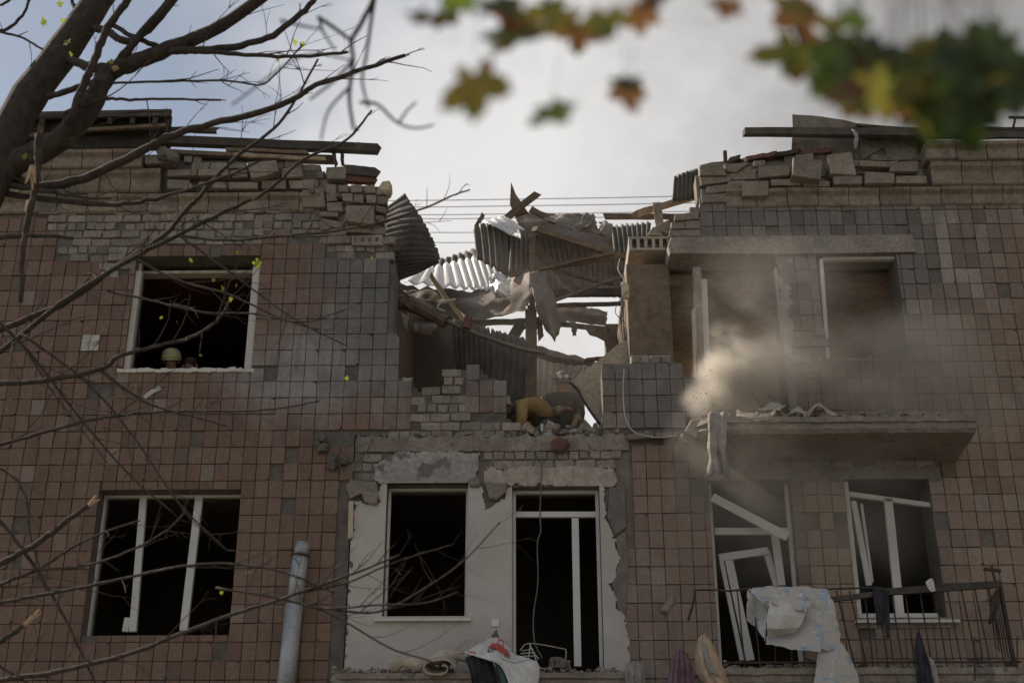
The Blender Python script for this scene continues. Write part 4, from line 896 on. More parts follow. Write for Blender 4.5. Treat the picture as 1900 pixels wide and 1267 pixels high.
# ---------------------------------------------------------------- left and right eaves, fallen beams
rf = MB()
def roof_thing(name, label, loc): return thing(name, label, 'roof', loc)
rl = roof_thing('left_eave', 'blackened left roof edge of planks and metal sheets above the cornice', P(150, 270, .1)); rl.name = 'roof_edge'
A = surf([[(-120, 212, -.35), (100, 212, -.35), (316, 203, -.35)], [(-120, 220, 1.0), (100, 219, 1.0), (315, 212, 1.0)], [(-120, 240, 5.0), (100, 240, 5.0), (314, 235, 5.0)]], 8, 40, True)
MB().grid(wobble(A, .03, 2, 3), .03).build('roof_sheet', 'slate_sheet', rl)
for (p, q, wd, ht, mt) in (((-100, 218, -.3), (318, 210, -.3), .10, .05, 'timber_dark'), ((-100, 236, -.12), (312, 232, -.1), .17, .04, 'timber_dark'), ((-100, 262, .05), (318, 256, .05), .32, .05, 'timber_dark'), ((120, 244, -.2), (308, 233, -.22), .05, .05, 'timber'), ((-80, 250, -.1), (110, 252, -.15), .08, .06, 'timber'), ((80, 222, -.2), (72, 262, -.2), .08, .06, 'timber')):
    MB().bar(P(*p), P(*q), wd, ht, (0, 1, 0)).build('eave_board', mt, rl)
for k in range(10): MB().bar(P(-90 + k * 42, 224, -.3), P(-90 + k * 42, 214, 2.0), .07, .09).build('rafter', 'timber_dark', rl)
MB().prism(W2([(-120, 208), (120, 214), (312, 202), (318, 214), (312, 276), (-120, 280)], .10), .10, .16, .004).build('gable_board', 'timber_dark', rl)
bar((300, 262, .0), (700, 277, -.05), .125, .11, 'timber_dark', 'long dark beam jutting right past the left cornice', 'beam', 'beam')
bar((312, 241, .1), (405, 243, .1), .07, .06, 'timber_dark', 'short plank above the start of the long dark beam')
bar((300, 281, -.05), (452, 288, -.1), .06, .05, 'timber', 'thin plank under the long dark beam')
bar((420, 278, -.1), (570, 284, -.12), .05, .05, 'timber', 'splintered brown lath under the right half of the long beam', 'lath', 'lath')
bar((440, 288, -.14), (600, 296, -.18), .055, .04, 'timber_pale', 'sunlit pale splinter lying on the left wall top', 'splinter', 'splinter')
bar((320, 290, .05), (620, 297, .05), .10, .1, 'timber_dark', 'dark wall plate lying along the left wall top', 'wall_plate', 'beam')
bar((618, 279, .0), (624, 308, .0), .05, .05, 'timber_dark', 'left short upright under the long beam end', 'strut', 'strut')
bar((634, 279, .0), (636, 306, .0), .045, .045, 'timber_dark', 'right short upright under the long beam end', 'strut', 'strut')
bar((640, 317, -.05), (701, 323, -.05), .14, .1, 'timber_dark', 'dark beam stub on the left wall end', 'beam', 'beam')
bar((640, 333, -.02), (700, 336, -.02), .09, .09, 'brick_red', 'rust-red timber under the dark beam stub', 'beam', 'beam')
sh(MB().prism(W2([(699, 350), (709, 335), (722, 333), (727, 342), (723, 352), (714, 358)], -.14), -.14, .1, .03, .85), 'stone_block', 'plaster_edge', 'rounded pinkish stone perched on the left wall corner', 'stone', False)
sh(sheet([[(292, 280, -.25), (312, 276, -.25), (330, 284, -.22)], [(288, 292, -.28), (310, 288, -.35), (336, 298, -.25)], [(290, 300, -.2), (315, 304, -.25), (334, 306, -.2)]], 12, 12, .09, 5, .005, 44, .3), 'torn_metal', 'rusty_sheet', 'crumpled grey sheet on the left cornice below the eave', 'metal scrap')
rr = thing('roof_edge', 'broken right roof edge of dark boards over the right cornice', 'roof', P(1700, 260, .1))
A = surf([[(1590, 229, -.3), (1700, 236, -.3), (1990, 236, -.3)], [(1590, 236, 1.0), (1700, 243, 1.0), (1990, 243, 1.0)], [(1600, 252, 5.0), (1700, 256, 5.0), (2000, 256, 5.0)]], 8, 30, True)
MB().grid(wobble(A, .02, 2, 5), .03).build('roof_sheet', 'slate_sheet', rr)
MB().bar(P(1700, 248, -.25), P(1990, 246, -.25), .16, .04, (0, 1, 0)).build('eave_board', 'timber_dark', rr); MB().bar(P(1560, 244, -.18), P(1730, 250, -.2), .10, .05, (0, 1, 0)).build('eave_board', 'timber_dark', rr)
MB().grid(wobble(surf([[(1470, 213, .0), (1530, 219, .0), (1580, 228, .0), (1625, 236, .0)], [(1470, 248, .02), (1530, 250, .02), (1580, 252, .02), (1625, 256, .02)], [(1468, 284, .05), (1530, 290, .05), (1580, 290, .05), (1625, 300, .05)]], 12, 24), .05, 3, 6), .02).build('roof_sheet', 'rusty_sheet', rr)
MB().bar(P(1484, 262, .2), P(1720, 272, .2), .5, .04, (0, 1, 0)).build('gable_board', 'timber_dark', rr)
for (p, q) in (((1871, 218, -.3), (1920, 219, -.3)), ((1884, 219, -.3), (1880, 236, -.3))): MB().bar(P(*p), P(*q), .03, .03, (0, 1, 0)).build('gutter_bracket', 'iron_rail', rr)
bar((1384, 245, -.22), (1710, 249, -.25), .10, .09, 'timber_dark', 'long broken beam jutting left from the right roof edge', 'beam', 'beam', taper=1.2)
sh(MB().bar(P(1345, 281, .0), P(1346, 300, .0), .05, .05, (0, 1, 0)), 'wood_stub', 'timber_dark', 'short dark peg standing on the right wall top', 'wood stub', False)
for k, (a, c) in enumerate((((1352, 301), (1376, 294)), ((1384, 298), (1440, 288)), ((1424, 292), (1482, 284)), ((1470, 288), (1545, 282)))):
    bar((*a, .05), (*c, .0), .06, .12, 'brick_red' if k % 2 else 'timber_dark', ('splintered strip beside the dark peg', 'reddish strip of roofing on the right wall top', 'dark strip of roofing further right on the wall top', 'red-brown strip under the right roof sheet')[k], 'roof_strip', 'roof strip', group='strips of roofing on the right wall')
sh(sheet([[(1578, 238, -.34), (1590, 240, -.34)], [(1583, 258, -.36), (1594, 262, -.33)], [(1584, 275, -.34), (1590, 280, -.34)]], 8, 5, .05, 9, .004, 46, .4), 'plastic_scrap', 'cloth_white', 'white shred of film caught under the right eave', 'plastic scrap')

# ---------------------------------------------------------------- overhead wires behind the building
for k, (ya, yb) in enumerate(((374, 361), (386, 374), (400, 390), (407, 399), (431, 428), (450, 446))):
    a, c = P(560, ya, 14 + k), P(1420, yb, 14 + k); d = c - a; a2 = a - d * 6; c2 = c + d * 6
    sh(MB().tube([a2, a, a.lerp(c, .33) - Vector((0, 0, .03)), a.lerp(c, .66) - Vector((0, 0, .03)), c, c2], .011, 5), 'overhead_wire', 'cable', ('topmost', 'second from top', 'third from top', 'fourth from top', 'fifth from top', 'lowest')[k] + ' of the thin wires crossing the sky gap', 'wire', group='overhead wires')

# ---------------------------------------------------------------- rubble on ledges
def rubble(label, p, q, n, size, spread, Yr, par_mat='rubble', grp='loose rubble'):
    t = thing('rubble_heap', label, 'rubble', P(*p)); sm_ = MB()
    for i in range(n):
        f = rng.random(); s_ = size * rng.uniform(.25, 1.0) ** 1.3; px, py = p[0] + (q[0] - p[0]) * f, p[1] + (q[1] - p[1]) * f
        c = P(px, py - rng.random() ** 2 * spread, rng.uniform(*Yr)); sz = (s_ * rng.uniform(.8, 1.8), s_ * rng.uniform(.7, 1.3), s_ * rng.uniform(.5, 1.0))
        if s_ > .05: MB().chunk(c, sz, rng.randrange(99999)).build('chunk', rng.choice((par_mat, par_mat, 'stone', 'brick_white', 'concrete')), t)
        else: sm_.chunk(c, sz, rng.randrange(99999))
    for i in range(n * 5):
        f = rng.random(); s_ = rng.uniform(.008, .03); c = P(p[0] + (q[0] - p[0]) * f, p[1] + (q[1] - p[1]) * f + 2 - rng.random() ** 2 * spread * .7, rng.uniform(*Yr)); sm_.chunk(c, (s_ * 1.6, s_, s_), rng.randrange(99999))
    sm_.build('crumbs', par_mat, t, kind='stuff'); return t
rubble('rubble and brick bits along the concrete ledge below the breach', (940, 805, .1), (1130, 806, .1), 46, .14, 14, (0.0, .32))
rubble('brick bits heaped at the left end of the concrete ledge', (668, 808, 0), (960, 808, 0), 34, .09, 7, (-.03, .1))
rubble('crumbled masonry under the grey tiled wall stub', (1118, 806, 0), (1285, 806, 0), 26, .12, 8, (-.05, .2))
rubble('rubble strewn along the upper right balcony edge', (1300, 775, -.85), (1800, 776, -.85), 60, .09, 9, (-.9, -.3))
rubble('rubble along the middle lower ledge under the white wall', (615, 1246, -.5), (1190, 1246, -.5), 60, .08, 10, (-.53, -.1))
rubble('debris along the floor of the railed balcony', (1345, 1240, -.8), (1890, 1240, -.8), 60, .12, 12, (-.85, -.1))
rubble('rubble on the left broken wall end', (560, 352, -.05), (714, 384, -.05), 26, .11, 14, (-.1, .1))
sh(MB().prism(W2([(1022, 816), (1034, 808), (1052, 812), (1058, 824), (1042, 838), (1026, 833)], -.12), -.12, .05, .03, .9), 'brick_piece', 'brick_red', 'dull red brick lump sitting on the concrete ledge', 'brick', False)
sh(MB().prism(W2([(1066, 802), (1086, 777), (1094, 786), (1106, 802)], .35), .35, .5, .02, .7), 'slab_shard', 'concrete', 'dark triangular slab shard on the ledge against the white sky', 'slab shard', False)
sh(MB().prism(W2([(1010, 797), (1017, 779), (1031, 786), (1024, 806)], .2), .2, .24, .005), 'board_scrap', 'chipboard', 'small square beige scrap propped on the ledge', 'board scrap', False)
sh(MB().prism(W2([(1003, 786), (1008, 786), (1008, 800), (1003, 800)], .15), .15, .19, .004), 'plastic_scrap', 'pvc_white', 'small white plastic stub beside the beige scrap', 'plastic scrap', False)
bar((1010, 806, .02), (1072, 797, .1), .03, .02, 'zinc_pipe', 'thin grey metal strip on the ledge', 'metal_strip', 'metal strip', group=None)
# torn mortar knots with wires left of the ledge
for k, (cx_, cy_) in enumerate(((632, 852), (600, 822))):
    t = MB()
    for i in range(9): t.chunk(P(cx_ + rng.uniform(-14, 14), cy_ + rng.uniform(-10, 10), -.03 + rng.uniform(-.05, .02)), (rng.uniform(.05, .12),) * 3, rng.randrange(9999))
    solo(t, 'mortar_lump', 'mortar', ('dark lump of torn mortar with wires left of the ledge', 'small torn mortar patch where a tile fell off')[k], 'mortar lump')['kind'] = 'stuff'
def cable(pts, r_, mat, label, name='cable', cat='cable'): return sh(MB().tube(curve([np.array(P(*q)) for q in pts], len(pts) * 6), r_, 5), name, mat, label, cat)
cable([(693, 808, -.08), (680, 838, -.12), (660, 862, -.1), (657, 890, -.08)], .008, 'cable', 'frayed wire hanging at the left end of the ledge')
cable([(668, 815, -.08), (664, 850, -.12), (640, 880, -.1), (628, 860, -.1)], .007, 'cable', 'looped wire around the torn mortar lump')
cable([(1158, 686, -.06), (1156, 720, -.06), (1158, 760, -.06), (1164, 785, -.08), (1180, 803, -.1), (1215, 811, -.12), (1258, 808, -.12)], .010, 'cable_white', 'grey cable running down the tiled wall stub and along the ledge')
cable([(1006, 850, -.06), (1004, 900, -.08), (1002, 950, -.1), (1003, 985, -.12), (997, 1010, -.12), (998, 1080, -.14), (990, 1140, -.14), (992, 1190, -.2), (1006, 1220, -.3)], .009, 'cable', 'thin cable dangling down in front of the balcony door')
cable([(1150, 480, .3), (1147, 500, .25), (1158, 520, .2), (1152, 530, .25)], .007, 'cable_white', 'short white wire loop left of the cross wall top')
cable([(1165, 540, .25), (1148, 560, .22), (1142, 580, .22), (1160, 600, .25)], .006, 'cable', 'thin loop of wire beside the cross wall edge')
sh(MB().chunk(P(1160, 540, .3), (.12, .1, .28), 12, Matrix.Identity(3)), 'plaster_lump', 'plaster_edge', 'pale lump of plaster stuck to the cross wall edge', 'plaster lump', False)
cable([(1560, 688, .3), (1648, 645, .4)], .012, 'timber_pale', 'thin pale lath leaning in the upper right window', 'lath', 'lath')
# ------------------------------------------------------------------ household things blown out of the flats
for k, (c, mt, nm, lb) in enumerate((
    ([[(1364, 762, -.6), (1410, 768, -.6), (1462, 752, -.5)], [(1366, 772, -.9), (1415, 780, -.98), (1450, 762, -.85)]], 'cloth_cream', 'cloth_sheet', 'cream sheet draped over the upper right balcony edge by the dust'),
    ([[(1400, 762, -.4), (1430, 748, -.4), (1442, 744, -.4)], [(1420, 766, -.55), (1440, 760, -.5), (1452, 752, -.45)]], 'cloth_white', 'cloth_sheet', 'small white crumpled paper on the upper right balcony'),
    ([[(1466, 768, -.6), (1480, 754, -.5), (1496, 768, -.6)], [(1464, 774, -.8), (1482, 764, -.8), (1498, 774, -.8)]], 'cloth_cream', 'cloth_bundle', 'pale frayed bundle in the middle of the upper balcony'),
    ([[(1498, 766, -.4), (1520, 748, -.4), (1536, 758, -.4), (1552, 772, -.5)], [(1496, 774, -.7), (1516, 760, -.7), (1534, 768, -.7), (1554, 776, -.7)]], 'cloth_cream', 'cloth_bundle', 'yellowish fabric bundle right of the frayed bundle on the upper balcony'),
    ([[(1660, 772, -.4), (1690, 762, -.4), (1712, 768, -.4)], [(1662, 776, -.8), (1690, 770, -.8), (1714, 775, -.8)]], 'rubble', 'cloth_bundle', 'flat brown lump on the right part of the upper balcony'))):
    sh(sheet(c, 14, 20, .05, 7, .008, 60 + k, .35), nm, mt, lb, 'cloth', group='fabric on the upper balcony')
bar((1396, 728, -.4), (1412, 752, -.4), .02, .02, 'timber', 'thin stick poking up on the upper balcony, left one', 'stick', 'stick', group='sticks on the upper balcony')
bar((1426, 732, -.4), (1442, 748, -.4), .03, .02, 'timber', 'thin stick poking up on the upper balcony, right one', 'stick', 'stick', group='sticks on the upper balcony')
# buckled blue and white sheet over the railing
gm('enamel_white', (.50, .48, .46), (.60, .58, .56), .5, 3, .1, dust=.1, spots=((.30, .34, .40), 6, .66), fine=.4)
bw = thing('buckled_sheet', 'buckled blue and white painted metal sheet hung over the balcony railing', 'metal sheet', P(1470, 1215, -1.0))
Y0 = -BY - .02
def bent(ctrl, nu, nv, amp, sd, rag, th, nm, mat): MB().grid(ragged(wobble(surf(ctrl, nu, nv, True), amp, 3.2, sd), rag, sd), th).build(nm, mat, bw)
bent([[(1386, 1092, Y0), (1430, 1086, Y0 + .03), (1490, 1087, Y0 + .02), (1536, 1093, Y0)], [(1410, 1118, Y0 - .12), (1440, 1112, Y0 - .05), (1500, 1108, Y0 - .10), (1546, 1118, Y0 - .06)], [(1424, 1140, Y0 - .02), (1462, 1132, Y0 - .14), (1508, 1128, Y0 - .08), (1554, 1145, Y0 - .12)],
      [(1422, 1172, Y0 - .04), (1470, 1166, Y0 + .02), (1516, 1150, Y0 - .12), (1560, 1175, Y0 - .10)], [(1420, 1194, Y0 - .10), (1462, 1206, Y0 - .16), (1512, 1213, Y0 - .16), (1562, 1206, Y0 - .10)]], 25, 25, .03, 3, .15, .004, 'face', 'blue_white_paint')
bent([[(1386, 1094, Y0 - .01), (1402, 1102, Y0 - .03), (1424, 1120, Y0 - .06)], [(1384, 1128, Y0 - .04), (1404, 1140, Y0 + .07), (1424, 1150, Y0)], [(1386, 1152, Y0 + .0), (1404, 1166, Y0 + .08), (1420, 1192, Y0 - .04)]], 13, 13, .02, 4, .15, .004, 'flap', 'enamel_white')
bent([[(1428, 1112, Y0 - .20), (1468, 1108, Y0 - .12), (1502, 1124, Y0 - .14)], [(1422, 1140, Y0 - .26), (1452, 1142, Y0 - .30), (1492, 1148, Y0 - .16)], [(1421, 1164, Y0 - .24), (1448, 1166, Y0 - .28), (1484, 1162, Y0 - .18)], [(1424, 1180, Y0 - .16), (1452, 1176, Y0 - .18), (1474, 1172, Y0 - .16)]], 19, 16, .025, 6, .2, .004, 'fold', 'enamel_white')
bent([[(1424, 1110, Y0 - .21), (1470, 1104, Y0 - .15), (1506, 1118, Y0 - .16)], [(1436, 1122, Y0 - .26), (1466, 1130, Y0 - .22), (1500, 1138, Y0 - .2)]], 7, 13, .03, 8, .4, .004, 'torn_strip', 'blue_white_paint')
bent([[(1518, 1200, Y0 - .12), (1540, 1200, Y0 - .08), (1562, 1192, Y0 - .10)], [(1514, 1235, Y0 - .06), (1545, 1232, Y0 - .16), (1585, 1235, Y0 - .06)], [(1506, 1290, Y0 - .1), (1548, 1290, Y0 - .18), (1604, 1290, Y0 - .06)]], 16, 16, .03, 7, .12, .004, 'tail', 'blue_white_paint')
def drape(label, ctrl, mat, name, cat, amp=.06, sc_=6, seed=1, nu=24, nv=28, th=.004, folds=None):
    """hanging cloth: pleats that run down the cloth and open out towards the hem"""
    A = surf(ctrl, nu, nv); k = folds or 2.5 + seed % 3; r = random.Random(seed); p1, p2 = r.random() * 6, r.random() * 6
    for a in range(nu):
        f = a / (nu - 1)
        for c in range(nv):
            v = c / (nv - 1); s_ = math.sin(v * k * 6.28 + p1 + .9 * math.sin(f * 2.2 + p2)) * .7 + .3 * math.sin(v * k * 15 + p2 + f * 2)
            A[a, c, 1] += amp * .45 * s_ * (.35 + .65 * f); A[a, c, 2] += (.10 * amp * s_ if a == nu - 1 else 0)
    A = wobble(A, amp * .25, sc_, seed)
    return sh(MB().grid(ragged(A, .12, seed), th), name, mat, label, cat)
drape('grey curtain strip hanging down from the upper right balcony edge', [[(1314, 768, -.96), (1330, 763, -.98), (1350, 768, -.96)], [(1312, 800, -1.0), (1330, 796, -1.02), (1348, 800, -1.0)], [(1313, 840, -1.0), (1332, 842, -1.02), (1347, 842, -1.0)], [(1318, 886, -.98), (1336, 878, -1.0), (1355, 894, -.98)]], 'cloth_grey', 'curtain', 'curtain', .17, 6, 50, folds=1.3)
drape('dusky pink towel hanging at the bottom left of the railed balcony', [[(1252, 1208, -1.0), (1262, 1204, -1.02), (1276, 1212, -1.0)], [(1244, 1235, -1.0), (1262, 1232, -1.08), (1286, 1240, -1.0)], [(1234, 1290, -1.0), (1262, 1290, -1.10), (1292, 1290, -1.0)]], 'cloth_purple', 'towel', 'towel', .09, 9, 71)
drape('beige mat folded over at the left railing corner', [[(1296, 1182, -1.02), (1304, 1174, -1.04), (1314, 1180, -1.02)], [(1290, 1210, -1.0), (1308, 1206, -1.10), (1334, 1218, -1.02)], [(1292, 1245, -1.0), (1312, 1240, -1.12), (1346, 1248, -1.02)], [(1300, 1262, -1.0), (1330, 1275, -1.08), (1358, 1285, -1.0)]], 'cloth_beige', 'mat', 'mat', .10, 5, 72)
drape('pale lining strip curling out of the beige mat', [[(1298, 1184, -1.1), (1306, 1190, -1.12)], [(1306, 1215, -1.14), (1318, 1222, -1.15)], [(1318, 1250, -1.13), (1336, 1256, -1.12)]], 'cloth_white', 'lining', 'cloth', .03, 6, 73, 12, 8)
drape('dark garment hanging over the railing below the window', [[(1618, 1090, -.98), (1634, 1088, -1.0), (1648, 1092, -.98)], [(1622, 1125, -1.0), (1636, 1122, -1.06), (1650, 1128, -1.0)], [(1626, 1160, -1.0), (1638, 1158, -1.04), (1646, 1140, -1.0)]], 'cloth_dark', 'garment', 'garment', .05, 7, 74)
drape('dark sleeve dangling from the garment on the railing', [[(1640, 1136, -1.02), (1650, 1136, -1.02)], [(1641, 1160, -1.03), (1652, 1158, -1.03)], [(1644, 1184, -1.02), (1651, 1184, -1.02)]], 'cloth_dark', 'sleeve', 'garment', .02, 6, 75, 12, 8)
drape('black cloth hanging with a pointed top at the bottom of the railing', [[(1702, 1172, -1.02), (1704, 1170, -1.02), (1706, 1172, -1.02)], [(1697, 1200, -1.02), (1706, 1196, -1.08), (1714, 1200, -1.02)], [(1700, 1230, -1.02), (1714, 1226, -1.1), (1724, 1232, -1.02)], [(1704, 1290, -1.02), (1720, 1290, -1.1), (1738, 1290, -1.02)]], 'cloth_dark', 'black_cloth', 'cloth', .06, 7, 76)
drape('narrow grey cloth just right of the pointed black cloth', [[(1722, 1216, -1.0), (1730, 1222, -1.0)], [(1728, 1245, -1.0), (1740, 1245, -1.0)], [(1734, 1285, -1.0), (1746, 1285, -1.0)]], 'cloth_grey', 'grey_cloth', 'cloth', .03, 7, 77, 12, 8)
drape('dark withered bundle tied to the railing corner post', [[(1848, 1092, -.9), (1854, 1092, -.9)], [(1838, 1120, -.92), (1854, 1116, -.95)], [(1834, 1158, -.92), (1846, 1150, -.95)]], 'bark', 'twig_bundle', 'bundle', .06, 10, 78, 14, 8)
drape('black rag caught on the left railing corner', [[(1288, 1098, -.9), (1291, 1098, -.9)], [(1284, 1120, -.92), (1287, 1122, -.92)], [(1275, 1150, -.9), (1278, 1152, -.9)]], 'cloth_dark', 'rag', 'rag', .03, 12, 79, 14, 5)
# middle ledge: rolled carpet, printed cloth, rack
rc_ = MB(); pts = curve([np.array(P(*q)) for q in ((722, 1236, -.50), (745, 1228, -.50), (775, 1232, -.48), (800, 1224, -.45), (835, 1216, -.4), (870, 1218, -.38))], 22)
rc_.tube(pts, [.075 + .02 * math.sin(i * .9) for i in range(22)], 12); sh(rc_, 'rolled_carpet', 'cloth_cream', 'long cream roll of carpet lying on the middle ledge', 'carpet')
rollp = [(.16 * math.cos(a) * (1 - a / 14), .09 * math.sin(a) * (1 - a / 14)) for a in np.linspace(0, 7.2, 40)]
c0 = P(812, 1240, -.72); c1 = P(822, 1226, -.25)
rr_ = np.array([[Vector((c.x + x * k, c.y, c.z + z * k)) for x, z in rollp] for c, k in ((c0, 1.2), (c0.lerp(c1, .3), 1.12), (c0.lerp(c1, .7), 1.05), (c1, 1.0))])
sh(MB().grid(wobble(rr_, .02, 6, 2), .012), 'rolled_mat', 'cloth_cream', 'loosely coiled cream mat with its open end towards the viewer', 'mat')
bb, pr, out = newmat('printed_cloth')                    # white oilcloth with a red car print
tcn = bb.n('ShaderNodeTexCoord'); u, v, _ = bb.sep(tcn.outputs['UV'])[0:3]
def rect(a0, a1, c0_, c1_): return bb.m('MULTIPLY', bb.m('MULTIPLY', bb.m('GREATER_THAN', u, a0), bb.m('LESS_THAN', u, a1)), bb.m('MULTIPLY', bb.m('GREATER_THAN', v, c0_), bb.m('LESS_THAN', v, c1_)))
def disc(cu, cv, r0, r1=0.0):
    d = bb.m('SQRT', bb.m('ADD', bb.m('POWER', bb.m('MULTIPLY', bb.m('SUBTRACT', u, cu), 1.5), 2.0), bb.m('POWER', bb.m('SUBTRACT', v, cv), 2.0)))
    return bb.m('MULTIPLY', bb.m('LESS_THAN', d, r0), bb.m('GREATER_THAN', d, r1))
pn = bb.noise(tcn.outputs['UV'], 9, 3, .5)
car = bb.m('MAXIMUM', rect(.30, .80, .12, .30), rect(.40, .66, .02, .14))
cc = bb.mix(bb.mr(pn, .3, .7), (.52, .50, .48), (.66, .64, .62)); cc = bb.mix(car, cc, (.50, .10, .08)); cc = bb.mix(rect(.44, .62, .05, .11), cc, (.52, .50, .48))
for q in ((.40, .32, .085, .05), (.70, .32, .085, .05), (.40, .32, .03, 0), (.70, .32, .03, 0)): cc = bb.mix(disc(*q), cc, (.05, .05, .05))
cc = bb.mix(rect(.05, .20, .42, .47), cc, (.50, .10, .08)); cc = bb.mix(rect(.55, .95, .52, .55), cc, (.08, .08, .08))
bb.put(pr.inputs['Base Color'], cc); pr.inputs['Roughness'].default_value = .6
def uv_grid(o, nu, nv):
    uvl = o.data.uv_layers.new(name='UVMap'); n = nu * nv
    for lp in o.data.loops:
        i = lp.vertex_index % n; uvl.data[lp.index].uv = ((i % nv) / (nv - 1), (i // nv) / (nu - 1))
A = ragged(wobble(surf([[(905, 1184, -.35), (930, 1182, -.34), (948, 1200, -.35)], [(880, 1204, -.6), (925, 1204, -.6), (965, 1215, -.55)], [(862, 1213, -.7), (920, 1222, -.75), (985, 1228, -.68)], [(925, 1232, -.78), (960, 1240, -.82), (1000, 1240, -.75)], [(952, 1285, -.80), (970, 1285, -.86), (996, 1285, -.78)]], 30, 24), .06, 4, 8), .12, 8)
tag(o := MB().grid(A, .004).build('printed_cloth', 'printed_cloth', None, True), 'white oilcloth printed with a red car draped over the middle ledge', 'tablecloth'); uv_grid(o, 30, 24)
gm('cloth_teal', (.06, .13, .135), (.10, .19, .19), .9, 8, .2, dust=.05)
drape('teal underside of cloth hanging below the printed oilcloth', [[(915, 1222, -.66), (945, 1226, -.7), (962, 1236, -.7)], [(925, 1250, -.68), (948, 1250, -.74), (965, 1252, -.72)], [(935, 1290, -.7), (955, 1290, -.74), (968, 1290, -.72)]], 'cloth_teal', 'teal_cloth', 'cloth', .04, 5, 81)
drape('black bundle hanging over the middle ledge under the printed oilcloth', [[(862, 1218, -.6), (890, 1214, -.62), (915, 1224, -.6)], [(872, 1250, -.64), (892, 1246, -.74), (920, 1250, -.66)], [(880, 1290, -.64), (900, 1290, -.72), (930, 1290, -.66)]], 'cloth_dark', 'black_bundle', 'bundle', .09, 6, 82)
drape('grey book or folder propped up behind the printed oilcloth', [[(838, 1206, -.35), (866, 1188, -.34), (890, 1190, -.34)], [(836, 1214, -.45), (858, 1212, -.45), (872, 1206, -.45)]], 'cloth_grey', 'folder', 'folder', .02, 4, 83, 8, 10)
drape('grey rags draped over the right end of the middle ledge', [[(1160, 1232, -.45), (1178, 1226, -.42), (1192, 1234, -.45)], [(1160, 1250, -.60), (1176, 1246, -.66), (1196, 1250, -.6)], [(1164, 1285, -.6), (1178, 1285, -.66), (1202, 1285, -.6)]], 'cloth_grey', 'rags', 'rags', .10, 9, 84)
drape('dark crumpled bag among the debris in the doorway', [[(1018, 1226, -.3), (1034, 1216, -.28), (1058, 1224, -.3)], [(1016, 1242, -.42), (1036, 1238, -.5), (1060, 1242, -.42)]], 'gear_dark', 'crumpled_bag', 'bag', .12, 10, 85, 14, 14)
rk = thing('wire_rack', 'bent white wire drying rack lying in the balcony doorway', 'rack', P(1000, 1244, -.3))
for pts in (((965, 1206, -.32), (982, 1193, -.3), (1040, 1202, -.28), (1050, 1206, -.28), (1049, 1225, -.28)), ((982, 1193, -.3), (990, 1210, -.34), (1000, 1222, -.36)), ((968, 1207, -.32), (990, 1203, -.3)), ((966, 1212, -.33), (993, 1210, -.31)), ((970, 1217, -.33), (996, 1216, -.32)), ((984, 1196, -.3), (980, 1222, -.35)), ((990, 1210, -.34), (1000, 1236, -.36), (1012, 1240, -.38))):
    MB().tube(curve([np.array(P(*q)) for q in pts], len(pts) * 4), .007, 5).build('wire', 'cable_white', rk)
dv = MB().prism(W2([(912, 1178), (921, 1166), (926, 1180), (920, 1190)], -.3), -.3, -.22, .01); sh(dv, 'debris_knot', 'mortar', 'dark knot of debris just above the printed oilcloth', 'debris', False)
MB().box((FX(912, 1160), -.05, FZ(1163)), (FX(926, 1160), -.033, FZ(1150))).build('socket_plate', 'pvc_white', wallC)
# rain pipe on the left wall
dp = thing('drainpipe', 'white metal rain pipe ending halfway up the brown tiled wall', 'drainpipe', P(540, 1290, -.16))
MB().tube([P(563, 1007, -.16), P(557, 1032, -.16)], .088, 16).build('upper_sleeve', 'zinc_pipe', dp, True); MB().tube([P(557.5, 1030, -.16), P(546, 1125, -.16)], .098, 16).build('pipe', 'zinc_pipe', dp, True)
MB().tube([P(546, 1122, -.16), P(524, 1330, -.16)], .107, 16).build('pipe', 'zinc_pipe', dp, True); MB().tube([P(557.8, 1029, -.16), P(557.2, 1033, -.16)], .105, 16).build('collar', 'iron_rail', dp)
for py in (1090, 1290): MB().box((FX(542, py) - .03, -.09, FZ(py) - .015), (FX(542, py) + .03, .0, FZ(py) + .015)).build('bracket', 'iron_rail', dp)
# things in mid-air and stuck to the facade
sh(MB().chunk(P(1240, 1124, -1.6), (.10, .12, .24), 3, Matrix.Rotation(.55, 3, 'Y')), 'falling_brick', 'brick_white', 'broken pale brick falling left of the railed balcony', 'brick', False)
sh(sheet([[(1716, 1080, -1.1), (1728, 1072, -1.1), (1734, 1084, -1.1)], [(1722, 1090, -1.12), (1730, 1098, -1.12), (1736, 1094, -1.12)]], 8, 8, .02, 5, .001, 90, .05), 'paper_sheet', 'paper', 'white scrap of paper fluttering in front of the railed balcony', 'paper')
sh(MB().prism(W2([(262, 734), (280, 722), (296, 716), (300, 722), (284, 730), (270, 740)], -.03), -.035, -.012, .004), 'plaster_smear', 'plaster_white', 'white smear of plaster on the tiles below the upper left window', 'plaster smear', False)
MB().box((FX(152, 640), -.022, FZ(646)), (FX(184, 640), -.0125, FZ(617))).build('bare_patch', 'plaster_soiled', wallL)
